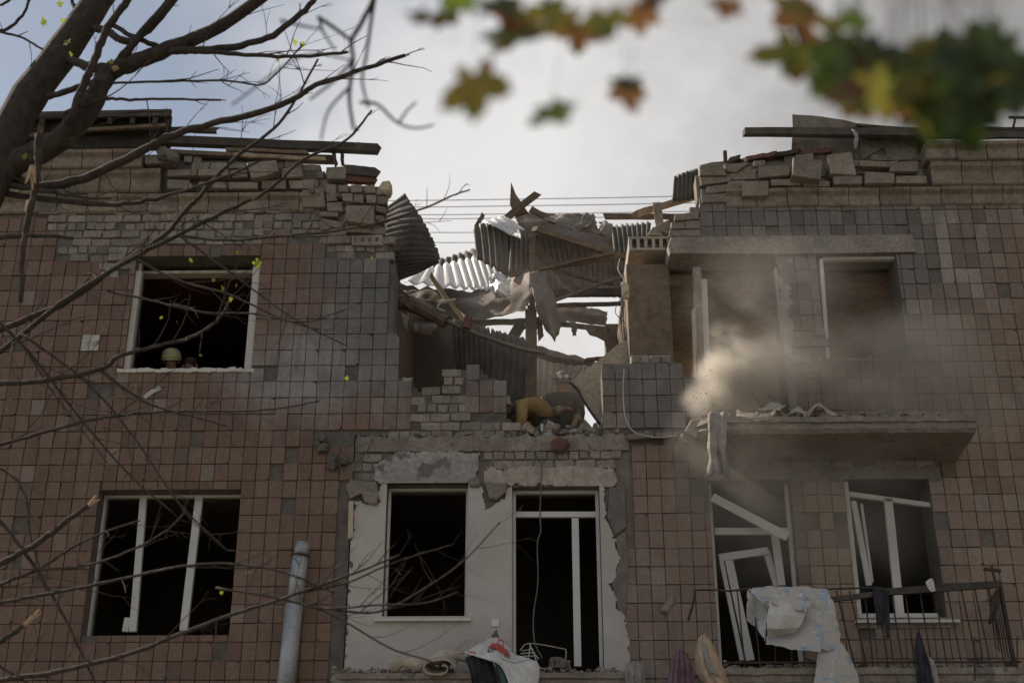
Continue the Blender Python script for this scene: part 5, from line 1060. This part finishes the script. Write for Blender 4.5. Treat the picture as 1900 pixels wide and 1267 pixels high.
# ------------------------------------------------------------------ people
import bmesh
def skinned(name, pts, edges, mat, parent, root=0, sub=2):
    """pts: (x,y,z,r) in world; a skin-modifier body grown over connected joints"""
    base = wloc(parent); bm = bmesh.new(); ly = bm.verts.layers.skin.verify(); vs = []
    for i, p in enumerate(pts):
        v = bm.verts.new(Vector(p[:3]) - base); v[ly].radius = (p[3], p[4] if len(p) > 4 else p[3]); v[ly].use_root = (i == root); vs.append(v)
    for a, c in edges: bm.edges.new((vs[a], vs[c]))
    me = bpy.data.meshes.new(name); bm.to_mesh(me); bm.free(); me.materials.append(M_[mat])
    o = bpy.data.objects.new(name, me); COL.objects.link(o); o.parent = parent
    o.modifiers.new('skin', 'SKIN').use_smooth_shade = True; m = o.modifiers.new('sub', 'SUBSURF'); m.levels = m.render_levels = sub
    return o
def rescuer(label, J, jacket, helmet, face, helm=True, goggles=False, band='reflective_band', bulk=1.0, group='rescuers'):
    """J: joint positions in world. One continuous body, clothes and helmet as children"""
    t = thing('person', label, 'person', (J['pelvis'].x, J['pelvis'].y, Z3), group)
    V4 = lambda k, r, r2=None: (*J[k], r) if r2 is None else (*J[k], r, r2)
    pts = [V4('pelvis', .10, .085), V4('spine', .10, .085), V4('chest', .115, .09), V4('neck', .055), V4('head', .085, .095), V4('crown', .078, .085)]
    ed = [(0, 1), (1, 2), (2, 3), (3, 4), (4, 5)]
    hands = []
    for s in ('l', 'r'):
        b0 = len(pts); pts += [V4('sh' + s, .055), V4('el' + s, .042), V4('wr' + s, .034)]; ed += [(2, b0), (b0, b0 + 1), (b0 + 1, b0 + 2)]
        d = (J['wr' + s] - J['el' + s]).normalized(); side = d.cross(Vector((0, 0, 1))).normalized(); palm = J['wr' + s] + d * .07
        pts.append((*palm, .036, .022)); pi = len(pts) - 1; ed.append((b0 + 2, pi))
        for k, (o_, L) in enumerate(((-.03, .07), (-.01, .085), (.012, .08), (.032, .062))):
            a = palm + side * o_ + d * .035; m1 = a + d * L * .5 - Vector((0, 0, .008)); e1 = m1 + d * L * .4 - Vector((0, 0, .03)); i0 = len(pts)
            pts += [(*a, .0095), (*m1, .0085), (*e1, .0075)]; ed += [(pi, i0), (i0, i0 + 1), (i0 + 1, i0 + 2)]
        th = palm - d * .02 + side * (-.045 if s == 'l' else .045); i0 = len(pts); pts += [(*th, .011), (*(th + d * .045 - Vector((0, 0, .012))), .009)]; ed += [(pi, i0), (i0, i0 + 1)]
        b1 = len(pts); pts += [V4('hip' + s, .075), V4('kn' + s, .055), V4('an' + s, .045), (*(J['an' + s] + Vector((0, -.13, -.045))), .04)]; ed += [(0, b1), (b1, b1 + 1), (b1 + 1, b1 + 2), (b1 + 2, b1 + 3)]
    body = skinned('body', pts, ed, 'skin', t)
    # jacket and trousers over the body
    jp = [(*J['pelvis'], .17 * bulk, .15 * bulk), (*J['spine'], .18 * bulk, .15 * bulk), (*J['chest'], .19 * bulk, .155 * bulk), (*(J['chest'].lerp(J['neck'], .75)), .085)]; je = [(0, 1), (1, 2), (2, 3)]
    for s in ('l', 'r'):
        b0 = len(jp); jp += [(*J['sh' + s], .10), (*J['el' + s], .075), (*(J['el' + s].lerp(J['wr' + s], .92)), .058)]; je += [(2, b0), (b0, b0 + 1), (b0 + 1, b0 + 2)]
    skinned('jacket', jp, je, jacket, t)
    tp = [(*J['pelvis'], .165, .145)]; te = []
    for s in ('l', 'r'):
        b0 = len(tp); tp += [(*J['hip' + s], .115), (*J['kn' + s], .085), (*J['an' + s], .07)]; te += [(0, b0), (b0, b0 + 1), (b0 + 1, b0 + 2)]
    skinned('trousers', tp, te, 'gear_dark', t)
    for s in ('l', 'r'):
        c = J['el' + s].lerp(J['wr' + s], .80); d = (J['wr' + s] - J['el' + s]).normalized(); MB().tube([c, c + d * .05], .066, 12).build('cuff_band', 'reflective_band', t, True)
        MB().box((J['an' + s].x - .05, J['an' + s].y - .2, Z3 + .004), (J['an' + s].x + .05, J['an' + s].y + .07, Z3 + .10)).build('boot', 'gear_dark', t)
    hd = J['head']; up = (J['crown'] - J['head']).normalized(); f = face; f = (f - up * f.dot(up)).normalized(); rt = f.cross(up)
    M3 = Matrix((rt, f, up)).transposed()
    at = lambda x, y, z: hd + M3 @ Vector((x, y, z))
    # face: nose, eyes, mouth, ears
    MB().add([at(-.014, .088, -.02), at(.014, .088, -.02), at(0, .12, -.03), at(0, .092, .03)], [(0, 1, 2), (0, 2, 3), (1, 3, 2)]).build('nose', 'skin', t)
    for sx in (-1, 1):
        MB().lathe(at(sx * .034, .088, .022), [(.001, -.006), (.012, -.003), (.013, 0), (.010, .003), (.001, .006)], 8, M3).build('eye', 'hair', t, True)
        MB().lathe(at(sx * .095, 0, .0), [(.004, -.03), (.018, -.02), (.02, .015), (.006, .03)], 8, M3).build('ear', 'skin', t, True)
    MB().box((-.025, -.004, -.004), (.025, .004, .004)); mm = MB().add([at(-.026, .093, -.052), at(.026, .093, -.052), at(.024, .095, -.06), at(-.024, .095, -.06)], [(0, 1, 2, 3)]); mm.build('mouth', 'brick_red', t)
    if helm:
        h = MB().lathe(at(0, -.01, .045), [(.132, -.035), (.138, -.03), (.131, -.015), (.130, .03), (.115, .085), (.075, .125), (.02, .14)], 20, M3).build('helmet', helmet, t, True)
        MB().lathe(at(0, -.01, .048), [(.134, .0), (.136, .003), (.1345, .022), (.131, .026)], 20, M3).build('band', band if not goggles else 'gear_dark', h, True)
        if goggles:
            for sx in (-1, 1): MB().lathe(at(sx * .045, .115, .085), [(.02, -.025), (.036, -.02), (.038, .012), (.03, .02)], 12, M3 @ Matrix.Rotation(R(-60), 3, 'X')).build('goggle', 'goggle_lens', h, True)
    else:
        MB().lathe(at(0, -.018, .035), [(.094, -.03), (.100, 0), (.092, .05), (.06, .085), (.01, .098)], 14, M3).build('hair', 'hair', t, True)
    return t
def joints(x, y, z, h=1.0, crouch=0.0, lean=0.0, sgn=1, arms=((-.16, -.36, 1.08), (.16, -.36, 1.05))):
    g = lambda a, c, e: Vector((x + a * sgn, y + c, z + e * h))
    dz = -crouch; L = lambda e: -lean * max(0, e - .95)
    J = {'pelvis': g(0, 0, .95 + dz), 'spine': g(0, L(1.15) - .02, 1.15 + dz), 'chest': g(0, L(1.38) - .03, 1.37 + dz), 'neck': g(0, L(1.52) - .04, 1.52 + dz), 'head': g(.01, L(1.66) - .07, 1.64 + dz), 'crown': g(.01, L(1.75) - .08, 1.72 + dz)}
    for s, k, a in (('l', -1, arms[0]), ('r', 1, arms[1])):
        J['sh' + s] = g(k * .20, L(1.45) - .02, 1.44 + dz); J['el' + s] = g(k * .27, L(1.2) - .12, 1.17 + dz); J['wr' + s] = g(a[0], L(1.1) + a[1], a[2] + dz)
        J['hip' + s] = g(k * .10, 0, .88 + dz); J['kn' + s] = g(k * .13, -.05 - crouch * .55, .50 + dz * .45); J['an' + s] = g(k * .12, .02, .10)
    return J
q = P(1043, 740, 2.5)
rescuer('rescuer in dark gear with goggles on the helmet standing in the breach', joints(q.x, 2.5, Z3, 1.0, 0.0, .15, 1, ((-.02, -.34, 1.16), (.2, -.3, 1.02))), 'gear_dark', 'helmet_grey', Vector((.05, -1, -.25)), True, True)
# stooping rescuer in a tan jacket
q = P(985, 800, 1.25); g = lambda a, c, e: Vector((q.x + a, 1.25 + c, Z3 + e))
J = {'pelvis': g(.24, .06, .62), 'spine': g(.12, .0, .84), 'chest': g(-.10, -.04, .84), 'neck': g(-.25, -.08, .78), 'head': g(-.33, -.14, .73), 'crown': g(-.37, -.21, .745)}
for s, k in (('l', -1), ('r', 1)):
    J['sh' + s] = g(-.12, -.04 + k * .20, .78); J['el' + s] = g(-.12, -.08 + k * .24, .50); J['wr' + s] = g(-.26, -.12 + k * .14, .32)
    J['hip' + s] = g(.24, .05 + k * .1, .55); J['kn' + s] = g(.02, -.02 + k * .13, .34); J['an' + s] = g(.25, .05 + k * .12, .10)
rescuer('stooping rescuer in a tan jacket and black helmet bent over the rubble', J, 'cloth_tan', 'gear_dark', Vector((-.2, .1, -1)), band='gear_dark', bulk=1.12)
q = P(326, 672, .95)
rescuer('rescuer with a yellow banded helmet stooping inside the upper left window', joints(q.x, .95, Z3, 1.0, .30, .25), 'gear_dark', 'helmet_shell', Vector((0, -1, -.55)))
q = P(358, 662, 1.35)
rescuer('bareheaded person beside the helmeted rescuer in the upper left window', joints(q.x, 1.35, Z3, 1.0, .16, .1), 'gear_dark', 'helmet_shell', Vector((-.1, -1, -.1)), False)

# ------------------------------------------------------------------ the bare tree on the left
TY = -6.0
tree = thing('bare_tree', 'leaning nearly leafless tree on the left with broken branches across the facade', 'tree', (P(-150, 640, TY).x - 1.2, TY, 0))
def limb(pts, w0, w1, name='branch', par=tree, mat='bark', sides=8, jit=.007, n=None):
    """pts: (px,py[,dY]); widths in photo pixels at both ends"""
    W = [P(p[0], p[1], TY + (p[2] if len(p) > 2 else 0)) for p in pts]; n = n or len(pts) * 5
    C = curve([np.array(w_) for w_ in W], n); rad = []
    for i, c in enumerate(C):
        k = ppm(Vector(c)); rad.append((w0 + (w1 - w0) * i / (n - 1)) / k / 2 * (1 + rng.uniform(-.06, .06)))
        if 0 < i < n - 1: C[i] = c + np.array([rng.gauss(0, jit * .4), rng.gauss(0, jit), rng.gauss(0, jit * .4)]) * min(1, rad[-1] / .02)
    o = MB().tube(C, rad, sides).build(name, mat, par, True)
    return o, C, rad
def twigs(o, C, rad, every=.15, lmin=.10, lmax=.6, start=.15, seed=1, dens=1.0, leafp=.0):
    r = random.Random(seed); m = MB(); acc = 0.0; tips = []
    for i in range(1, len(C)):
        a, c = Vector(C[i - 1]), Vector(C[i]); acc += (c - a).length
        if i / len(C) < start or acc < every / dens: continue
        acc = 0.0; d = (c - a).normalized()
        up = Vector((r.uniform(-1, 1), r.uniform(-.5, .5), r.uniform(-.8, 1))).normalized()
        dr = (d * r.uniform(.5, 1.1) + up * r.uniform(.4, 1.0)).normalized(); L = r.uniform(lmin, lmax); p = c.copy(); pts = [p.copy()]
        bend = Vector((r.uniform(-.3, .3), r.uniform(-.2, .2), r.uniform(-.1, .35)))
        n = 5
        for k in range(n): dr = (dr + bend / n + Vector((r.gauss(0, .10), r.gauss(0, .06), r.gauss(0, .10)))).normalized(); p = p + dr * L / n; pts.append(p.copy())
        r0 = min(rad[i] * .6, .0065) * r.uniform(.6, 1.1); m.tube(pts, [r0 * (1 - .65 * k / n) for k in range(n + 1)], 4, False); tips.append(p)
        for _ in range(r.randrange(0, 3)):
            k = r.randrange(1, n); q0 = pts[k]; d2 = (dr + Vector((r.uniform(-1, 1), r.uniform(-.5, .5), r.uniform(-1, 1)))).normalized(); L2 = L * r.uniform(.2, .5)
            m.tube([q0, q0 + d2 * L2 * .5 + Vector((0, 0, r.uniform(-.02, .03))), q0 + d2 * L2], [r0 * .6, r0 * .5, r0 * .3], 4, False)
    if m.v: m.build('twigs', 'twig_bark', o, kind='stuff')
    return tips
tr0 = tree.location
trunk_pts = [Vector((tr0.x, TY, -.05)), Vector((tr0.x + .1, TY, 1.6)), Vector((tr0.x + .35, TY, 3.4)), P(-120, 560, TY), P(-40, 380, TY), P(38, 205, TY), P(112, 102, TY), P(182, 0, TY), P(250, -110, TY), P(300, -220, TY)]
Ct = curve([np.array(p) for p in trunk_pts], 46)
rt_ = [(.23 * (1 - i / 45) + .105 * (i / 45)) * (1 + rng.uniform(-.05, .05)) + (.08 if i == 0 else 0) for i in range(46)]
MB().tube(Ct, rt_, 14).build('trunk', 'bark', tree, True)
BR = [([(-40, 380), (20, 310), (100, 268, -.1), (160, 212, -.15), (188, 155, -.2), (206, 132, -.2), (250, 116, -.2), (330, 84, -.2), (420, 42, -.2), (520, -30, -.2)], 52, 20, .5),
      ([(110, 130, .2), (148, 55, .3), (190, -40, .3)], 24, 18, 0), ([(112, 102), (165, 124, -.15), (206, 128, -.2)], 16, 20, 0), ([(125, 230, -.3), (160, 150, -.4), (178, 105, -.4), (196, 58, -.4), (232, 8, -.4), (260, -40, -.4)], 15, 14, .3),
      ([(170, 50, 0), (205, 62, -.1), (228, 76, -.2), (258, 70, -.25), (300, 30, -.3), (345, -30, -.3)], 15, 12, .3), ([(205, 45, 0), (255, 72, -.2), (300, 88, -.2)], 9, 10, 0), ([(206, 132, -.2), (255, 72, -.3), (300, 20, -.4), (330, -20, -.4)], 16, 12, .3),
      ([(300, 95, -.2), (345, 94, -.25), (430, 88, -.3), (500, 68, -.35), (560, 24, -.4), (600, -20, -.4)], 15, 10, .6), ([(310, 92, -.2), (380, 97, -.3), (470, 102, -.35), (560, 106, -.4), (645, 97, -.45)], 10, 6, .5),
      ([(-60, 310, .1), (10, 325, .1), (70, 346, .05), (150, 332, 0), (230, 298, -.1), (310, 256, -.2), (400, 228, -.3), (500, 204, -.4), (590, 158, -.5), (680, 126, -.55), (752, 103, -.6)], 22, 7, .8),
      ([(-60, 350, .1), (20, 362, .1), (110, 372, 0), (215, 380, -.1), (300, 366, -.2), (412, 330, -.3), (480, 300, -.35)], 14, 4, .6), ([(20, 345, 0), (90, 355, -.1), (150, 366, -.2), (205, 368, -.25)], 12, 3, 0),
      ([(-80, 640, .3), (0, 612, .3), (130, 556, .2), (215, 494, .1), (300, 440, 0), (362, 372, -.1), (430, 300, -.2), (508, 238, -.3), (545, 190, -.3), (590, 110, -.35)], 13, 4, .8),
      ([(-80, 680, .2), (0, 652, .2), (110, 565, .1), (225, 490, 0), (330, 436, -.1), (440, 382, -.2), (500, 352, -.3), (560, 298, -.3), (640, 262, -.3), (690, 205, -.35)], 12, 4, .7),
      ([(330, 436, -.1), (420, 446, -.2), (520, 438, -.3), (610, 430, -.4), (700, 414, -.5), (790, 385, -.6), (842, 362, -.65), (872, 352, -.65)], 6, 3, .8),
      ([(72, 250, -.5), (70, 310, -.5), (58, 380, -.5), (46, 440, -.5), (38, 560, -.5)], 16, 9, 0), ([(-60, 450, -.3), (20, 440, -.3), (80, 437, -.3), (136, 442, -.3)], 11, 6, 0),
      ([(-80, 715, 0), (0, 712, 0), (80, 706, -.05), (185, 686, -.1), (225, 660, -.15), (300, 640, -.2), (350, 628, -.25), (402, 596, -.3), (424, 562, -.3), (432, 548, -.3)], 12, 4, .9), ([(185, 686, -.1), (230, 720, -.15), (284, 752, -.2), (340, 768, -.25), (420, 790, -.3)], 7, 3, .5),
      ([(-80, 850, .1), (0, 826, .1), (90, 800, 0), (190, 775, -.1), (300, 764, -.15), (420, 763, -.2), (520, 757, -.3), (592, 744, -.3)], 8, 3, .8), ([(0, 600, .2), (60, 660, .2), (160, 790, .1), (250, 890, 0), (320, 950, 0)], 6, 3, .5),
      ([(40, 620, .1), (150, 700, .1), (240, 800, 0), (330, 930, 0), (420, 1020, -.1)], 5, 3, .6), ([(-40, 560, .2), (40, 640, .2), (100, 730, .2), (200, 860, .1)], 5, 2, .6),
      ([(-80, 1080, .1), (0, 1046, .1), (70, 1006, 0), (120, 970, -.1), (164, 938, -.15)], 13, 10, 0), ([(-60, 1115, .1), (0, 1084, .1), (70, 1056, 0), (140, 1012, -.1), (200, 985, -.2), (260, 965, -.2)], 8, 3, .7),
      ([(60, 1056, 0), (140, 1052, -.1), (220, 1030, -.2), (300, 990, -.2), (345, 950, -.3)], 6, 3, .8), ([(-80, 1135, .1), (0, 1117, .1), (120, 1096, 0), (240, 1070, -.1), (340, 1050, -.2), (430, 1046, -.2), (520, 1060, -.3), (620, 1100, -.3)], 8, 3, .6),
      ([(-80, 1275, .1), (0, 1262, .1), (110, 1244, 0), (240, 1212, -.1), (380, 1158, -.2), (480, 1124, -.2), (560, 1098, -.3), (660, 1062, -.3), (740, 1030, -.35)], 11, 4, .6), ([(400, 1090, -.2), (520, 1110, -.25), (620, 1142, -.3), (720, 1200, -.35), (800, 1226, -.4)], 5, 3, .4),
      ([(-60, 880, .2), (0, 868, .2), (45, 915, .1), (56, 990, .1), (75, 1060, .1)], 7, 3, .3), ([(-40, 930, .1), (20, 990, .1), (75, 1070, .1), (130, 1165, 0), (178, 1270, 0)], 8, 5, .3), ([(-60, 1225, 0), (0, 1190, 0), (44, 1160, 0)], 12, 9, 0), ([(-40, 1210, .1), (40, 1260, .1), (90, 1290, .1)], 7, 4, .2),
      ([(520, 1110, -.25), (600, 1128, -.3), (700, 1122, -.35), (790, 1118, -.4), (850, 1098, -.4)], 5, 2.5, .7), ([(600, 1128, -.3), (700, 1135, -.35), (790, 1090, -.4), (860, 1040, -.45), (928, 968, -.5)], 5, 2.5, .6), ([(560, 1098, -.3), (640, 1082, -.3), (740, 1040, -.35), (840, 1010, -.4)], 5, 2, .8),
      ([(0, 10, .3), (40, -10, .3)], 5, 5, 0), ([(-30, 58, .2), (10, 55, .2), (40, 30, .2), (60, -10, .2)], 7, 5, .2), ([(-20, 55, .2), (40, 70, .2), (90, 100, .1)], 5, 4, .8), ([(130, -10, .1), (138, 14, .1), (150, 30, 0)], 7, 7, 0),
      ([(120, 210, -.3), (190, 185, -.35), (240, 185, -.35), (310, 184, -.4), (410, 186, -.45)], 7, 4, .3), ([(90, 180, -.1), (150, 160, -.2), (206, 138, -.2)], 12, 9, 0), ([(190, 155, -.2), (290, 152, -.3), (420, 150, -.4), (480, 158, -.4), (510, 140, -.4), (560, 85, -.4)], 5, 2.5, .8),
      ([(240, 475, .1), (330, 520, 0), (420, 545, -.1), (520, 590, -.2), (590, 612, -.3)], 5, 3, .5), ([(330, 436, -.1), (420, 500, -.2), (480, 545, -.25), (560, 600, -.3), (640, 640, -.35)], 4.5, 2.5, .4), ([(200, 540, .1), (290, 560, 0), (380, 580, -.1), (470, 582, -.2), (560, 598, -.3), (640, 575, -.3)], 5, 2.5, .8)]
alltips = []
for k, (pts, w0, w1, dens) in enumerate(BR):
    o, C, rad = limb(pts, w0, w1)
    if dens: alltips += twigs(o, C, rad, seed=100 + k, dens=1.45 * dens)
def torn_end(px, py, dY, ang, ln, wd):
    c = P(px, py, TY + dY); m = MB(); d = Vector((math.cos(ang), -.1, math.sin(ang)))
    for _ in range(5):
        dd = (d + Vector((rng.gauss(0, .16), rng.gauss(0, .1), rng.gauss(0, .16)))).normalized(); m.tube([c - d * .01, c + dd * ln * rng.uniform(.4, 1)], [wd, wd * .25], 5)
    m.build('torn_end', 'torn_wood', tree)
for a in ((164, 938, -.15, .6, .10, .012), (44, 1160, 0, .7, .16, .016), (752, 103, -.6, .5, .04, .010), (645, 97, -.45, .1, .03, .008), (212, 128, -.25, .3, .10, .03), (60, 312, -.55, -1.4, .22, .026), (52, 375, -.5, -1.5, .12, .018), (412, 186, -.45, 0, .04, .006)): torn_end(*a)
def maple_leaf(sz, seed):
    """five-lobed leaf about sz across, in its own x-z plane, slightly curled"""
    r = random.Random(seed); out = []
    lobes = [(-128, .55), (-62, .86), (0, 1.0), (62, .86), (128, .55)]
    prev = None
    for k, (an, L) in enumerate(lobes):
        an += r.uniform(-7, 7); L *= r.uniform(.88, 1.1)
        for da, f in ((-27, .60), (-19, .80), (-12, .78), (0, 1.0), (12, .78), (19, .80), (27, .60)):
            out.append((math.sin(R(an + da)) * L * f, math.cos(R(an + da)) * L * f))
        if k < 4: nx = (an + lobes[k + 1][0]) / 2; out.append((math.sin(R(nx)) * .46, math.cos(R(nx)) * .46))
    out.append((.05, -.12)); out.append((-.05, -.12))
    cv = r.uniform(.15, .45); f = lambda x, z: (x, -cv * (x * x + z * z) * .5 + .10 * abs(x), z)
    s_ = sz / 2; vs = [(0, .0, 0)] + [tuple(a * s_ for a in f(x, z)) for x, z in out]; n = len(out)
    return vs, [(0, i + 1, (i + 1) % n + 1) for i in range(n)]
LEAF = []
for k in range(5):
    vs, fs = maple_leaf(1.0, k); me = MB().add(vs, fs).mesh('leaf', True); LEAF.append(me)
def leaf(parent, p, sz, mat, rot, k):
    me = LEAF[k % 5].copy(); me.materials.append(M_[mat]); o = bpy.data.objects.new('leaf', me); COL.objects.link(o)
    o.parent = parent; o.location = Vector(p) - wloc(parent); o.scale = (sz, sz, sz); o.rotation_euler = rot; return o
for (px, py, s_) in ((480, 490, 26), (354, 484, 14), (412, 535, 16), (346, 628, 10), (82, 44, 22), (118, 40, 14), (109, 8, 18), (125, 80, 22), (130, 100, 14), (208, 116, 16), (48, 290, 18), (545, 78, 20), (560, 84, 16), (515, 112, 18), (426, 555, 12), (20, 740, 10), (395, 520, 10), (438, 530, 9), (372, 660, 9), (410, 1100, 10), (440, 470, 12), (690, 480, 8), (645, 702, 12), (12, 760, 9), (470, 640, 9), (330, 600, 10), (300, 590, 9)):
    q = P(px, py, TY - .35); leaf(tree, q, s_ / ppm(q) * 1.15, 'leaf_young', (rng.uniform(-.9, .9), rng.uniform(-2, 2), rng.uniform(-1, 1)), rng.randrange(5))

# ------------------------------------------------------------------ blurred branches close to the camera
TY2 = -11.9
sp = thing('bare_bough', 'out of focus bare bough hanging into the top left of the sky', 'branch', P(720, -420, TY2))
def limb2(pts, w0, w1):
    W = [P(p[0], p[1], TY2 + (p[2] if len(p) > 2 else 0)) for p in pts]; n = len(pts) * 5; C = curve([np.array(x) for x in W], n)
    MB().tube(C, [(w0 + (w1 - w0) * i / (n - 1)) / ppm(Vector(c)) / 2 for i, c in enumerate(C)], 7).build('branch', 'bark', sp, True)
for pts, a, c in (([(720, -420), (712, -200), (700, -30), (672, 40), (652, 76), (655, 112), (648, 180), (656, 240)], 12, 7), ([(700, -30), (690, 30), (680, 100), (672, 150), (684, 200)], 8, 5), ([(652, 76), (620, 52), (590, 32)], 7, 8), ([(592, 34), (600, 60), (622, 94)], 6, 4), ([(668, 190), (700, 194), (735, 226), (770, 238), (805, 232)], 7, 4), ([(740, 228), (756, 205), (772, 190)], 5, 4), ([(655, 112), (620, 150), (575, 185)], 7, 5), ([(650, 160), (610, 205), (595, 260)], 6, 4), ([(655, 112), (560, 105), (430, 195)], 4, 4), ([(520, 38), (560, 48), (600, 55)], 6, 4)): limb2(pts, a, c)

# ------------------------------------------------------------------ maple close to the camera: trunk out of frame to the right, bough overhead
LY = -14.12
mp = thing('maple_tree', 'out of focus maple bough with green, yellow and rust leaves along the top', 'tree', (3.1, -13.7, 0))
mb_ = MB(); Cm = curve([np.array(v) for v in ((3.1, -13.7, -.05), (3.05, -13.7, 1.5), (2.95, -13.75, 3.0), (2.8, -13.8, 4.6))], 16); mb_.tube(Cm, [.16 - .004 * i for i in range(16)], 10); mb_.build('trunk', 'bark', mp, True)
tp = [np.array((2.98, -13.75, 2.7)), np.array((2.2, -13.9, 3.25))] + [np.array(P(*q)) for q in ((1960, -80, LY), (1720, -60, LY), (1480, -90, LY), (1150, -80, LY), (800, -120, LY))]
Cb = curve(tp, 36); MB().tube(Cb, [.03 - .0007 * i for i in range(36)], 8).build('bough', 'bark', mp, True)
LV = [(792, 30, 74, 'rust'), (828, 22, 66, 'yellow'), (860, -10, 80, 'green'), (882, 148, 132, 'yellow'), (1022, 202, 92, 'green'), (1160, 165, 84, 'rust'), (1168, 150, 66, 'dark'), (952, 58, 112, 'green'), (968, 24, 92, 'yellow'), (1008, 12, 90, 'dark'), (1042, 26, 104, 'yellow'), (1076, 50, 84, 'rust'), (1124, 30, 96, 'yellow'), (1186, 22, 76, 'rust'), (922, 2, 90, 'dark'), (1210, -8, 70, 'rust'),
      (1352, 6, 66, 'rust'), (1474, 22, 112, 'rust'), (1486, 8, 90, 'yellow'), (1478, 88, 128, 'yellow'), (1582, 30, 72, 'green'), (1560, 96, 120, 'dark'), (1596, 112, 140, 'dark'), (1622, 158, 112, 'yellow'), (1652, 128, 92, 'dark'), (1556, 140, 84, 'green'), (1600, 188, 70, 'rust'), (1562, 168, 76, 'rust'), (1672, 152, 86, 'yellow'), (1700, 112, 130, 'dark'), (1724, 140, 126, 'green'), (1660, 175, 74, 'rust'), (1780, 108, 140, 'dark'), (1828, 92, 150, 'dark'), (1868, 132, 130, 'dark'), (1778, 182, 150, 'dark'), (1752, 216, 118, 'dark'), (1842, 168, 120, 'green'), (1706, 226, 70, 'yellow'), (1858, 70, 110, 'dark'), (1892, 170, 90, 'dark'), (1820, 140, 110, 'yellow'), (1740, 100, 90, 'yellow'), (1800, 215, 90, 'dark'), (1690, 178, 70, 'rust'), (1540, 40, 50, 'yellow')]
lr = random.Random(23)
LV += [(px + lr.uniform(-34, 34), py + lr.uniform(-28, 22), s_ * lr.uniform(.75, 1.0), lr.choice((c, c, 'green', 'dark', 'dark'))) for px, py, s_, c in LV if px > 1540 and 80 < py < 200]
for k, (px, py, s_, c) in enumerate(LV):
    dy = lr.uniform(-.12, .22); p = P(px, py, LY + dy); sz = s_ / ppm(p) * (1.7 if px > 1400 else 1.5)
    leaf(mp, p, sz, 'maple_' + c, (lr.uniform(-.45, .45), math.pi + lr.uniform(-.9, .9), lr.uniform(-.5, .5)), k)
    nb = min((Vector(x) for x in Cb), key=lambda v: (v - p).length)
    MB().tube(curve([np.array(nb), np.array(nb.lerp(p, .5) + Vector((rng.uniform(-.02, .02), 0, .015))), np.array(p)], 8), .0009, 4, False).build('leaf_stalk', 'twig_bark', mp)

# ------------------------------------------------------------------ dust thrown up on the balcony, and the hanging haze of it
def dust_volume(name, label, lo, hi, blobs, dens, scale, color, group=None, thr=(.40, .62)):
    m = MB().box(lo, hi); o = m.build(name, None); o['kind'] = 'stuff'; o['label'] = label
    mt = bpy.data.materials.new(name); mt.use_nodes = True; t = mt.node_tree; t.nodes.clear(); bb = NB(t)
    out = bb.n('ShaderNodeOutputMaterial'); pv = bb.n('ShaderNodeVolumePrincipled'); t.links.new(pv.outputs[0], out.inputs['Volume'])
    pos = bb.n('ShaderNodeNewGeometry').outputs['Position']; tot = None
    for (c, rx, ry, rz, a) in blobs:
        d = bb.vm('LENGTH', bb.vm('DIVIDE', bb.vm('SUBTRACT', pos, tuple(c)), (rx, ry, rz))); e = bb.mr(d, 1.0, .1, 0.0, a); tot = e if tot is None else bb.m('ADD', tot, e)
    n = bb.mr(bb.noise(pos, scale, 5, .62, .4), thr[0], thr[1], .08, 1.0)
    bb.put(pv.inputs['Density'], bb.m('MULTIPLY', bb.m('MULTIPLY', tot, n), dens)); pv.inputs['Color'].default_value = (*color, 1); pv.inputs['Anisotropy'].default_value = .35
    o.data.materials.append(mt); return o
BL = [(P(1330, 700, -.35), .30, .35, .36, 1.0), (P(1365, 690, -.35), .42, .4, .45, .9), (P(1312, 745, -.45), .34, .35, .32, .7), (P(1395, 740, -.3), .42, .4, .30, .55), (P(1350, 640, -.2), .32, .35, .40, .4), (P(1460, 700, -.3), .55, .4, .40, .18), (P(1410, 670, -.3), .4, .4, .3, .35)]
cc_ = [P(1270, 800, -.9), P(1600, 560, .3)]
dust_volume('dust_cloud', 'pale dust bursting over the left end of the upper balcony', (P(1215, 700, -.3).x, -1.0, P(1300, 790, -.5).z), (P(1580, 700, -.3).x, .2, P(1300, 560, -.3).z), [(c, a * 1.2, e, g_ * 1.2, k * .8) for c, a, e, g_, k in BL], 14.0, 3.0, (.97, .90, .81), thr=(.30, .72))
HB = [(P(1560, 690, -.4), 2.2, 1.0, .8, 1.0), (P(1700, 650, -.5), 1.4, .9, .7, .9), (P(1450, 560, -.4), 1.6, .9, 1.2, .5), (P(1750, 760, -.6), 1.5, .9, .8, .6), (P(1350, 860, -.8), 1.2, .8, 1.0, .45), (P(1500, 960, -.6), 2.2, .9, 1.3, .5)]
dust_volume('drifting_dust', 'thin dust drifting along the right facade', (P(1220, 700, -.3).x, -1.6, P(1300, 1120, -.5).z), (P(1900, 700, -.3).x + .6, -.03, P(1300, 440, -.3).z), HB, 1.25, 1.3, (.93, .87, .80), thr=(.28, .62))
GB = [(Vector((-.2, 2.2, 9.2)), 2.2, 2.2, 2.0, 1.0)]
dust_volume('breach_dust', 'thin sunlit dust hanging inside the breach', (-1.85, .5, Z3 + .05), (1.36, 4.5, 11.3), GB, .13, 1.1, (.93, .87, .80), thr=(.2, .6))
bits = MB()
for i in range(150):
    a = rng.random(); px = 1285 + rng.gauss(0, 1) * 26 + (rng.random() ** 2) * 120; py = 745 + rng.gauss(0, 30); s_ = rng.uniform(.004, .013) * (1.8 if rng.random() < .08 else 1)
    bits.chunk(P(px, py, rng.uniform(-.9, -.1)), (s_ * 1.4, s_, s_), rng.randrange(99999))
o = bits.build('flying_grit', 'rubble'); o['kind'] = 'stuff'; o['label'] = 'bits of grit flying out of the dust burst'
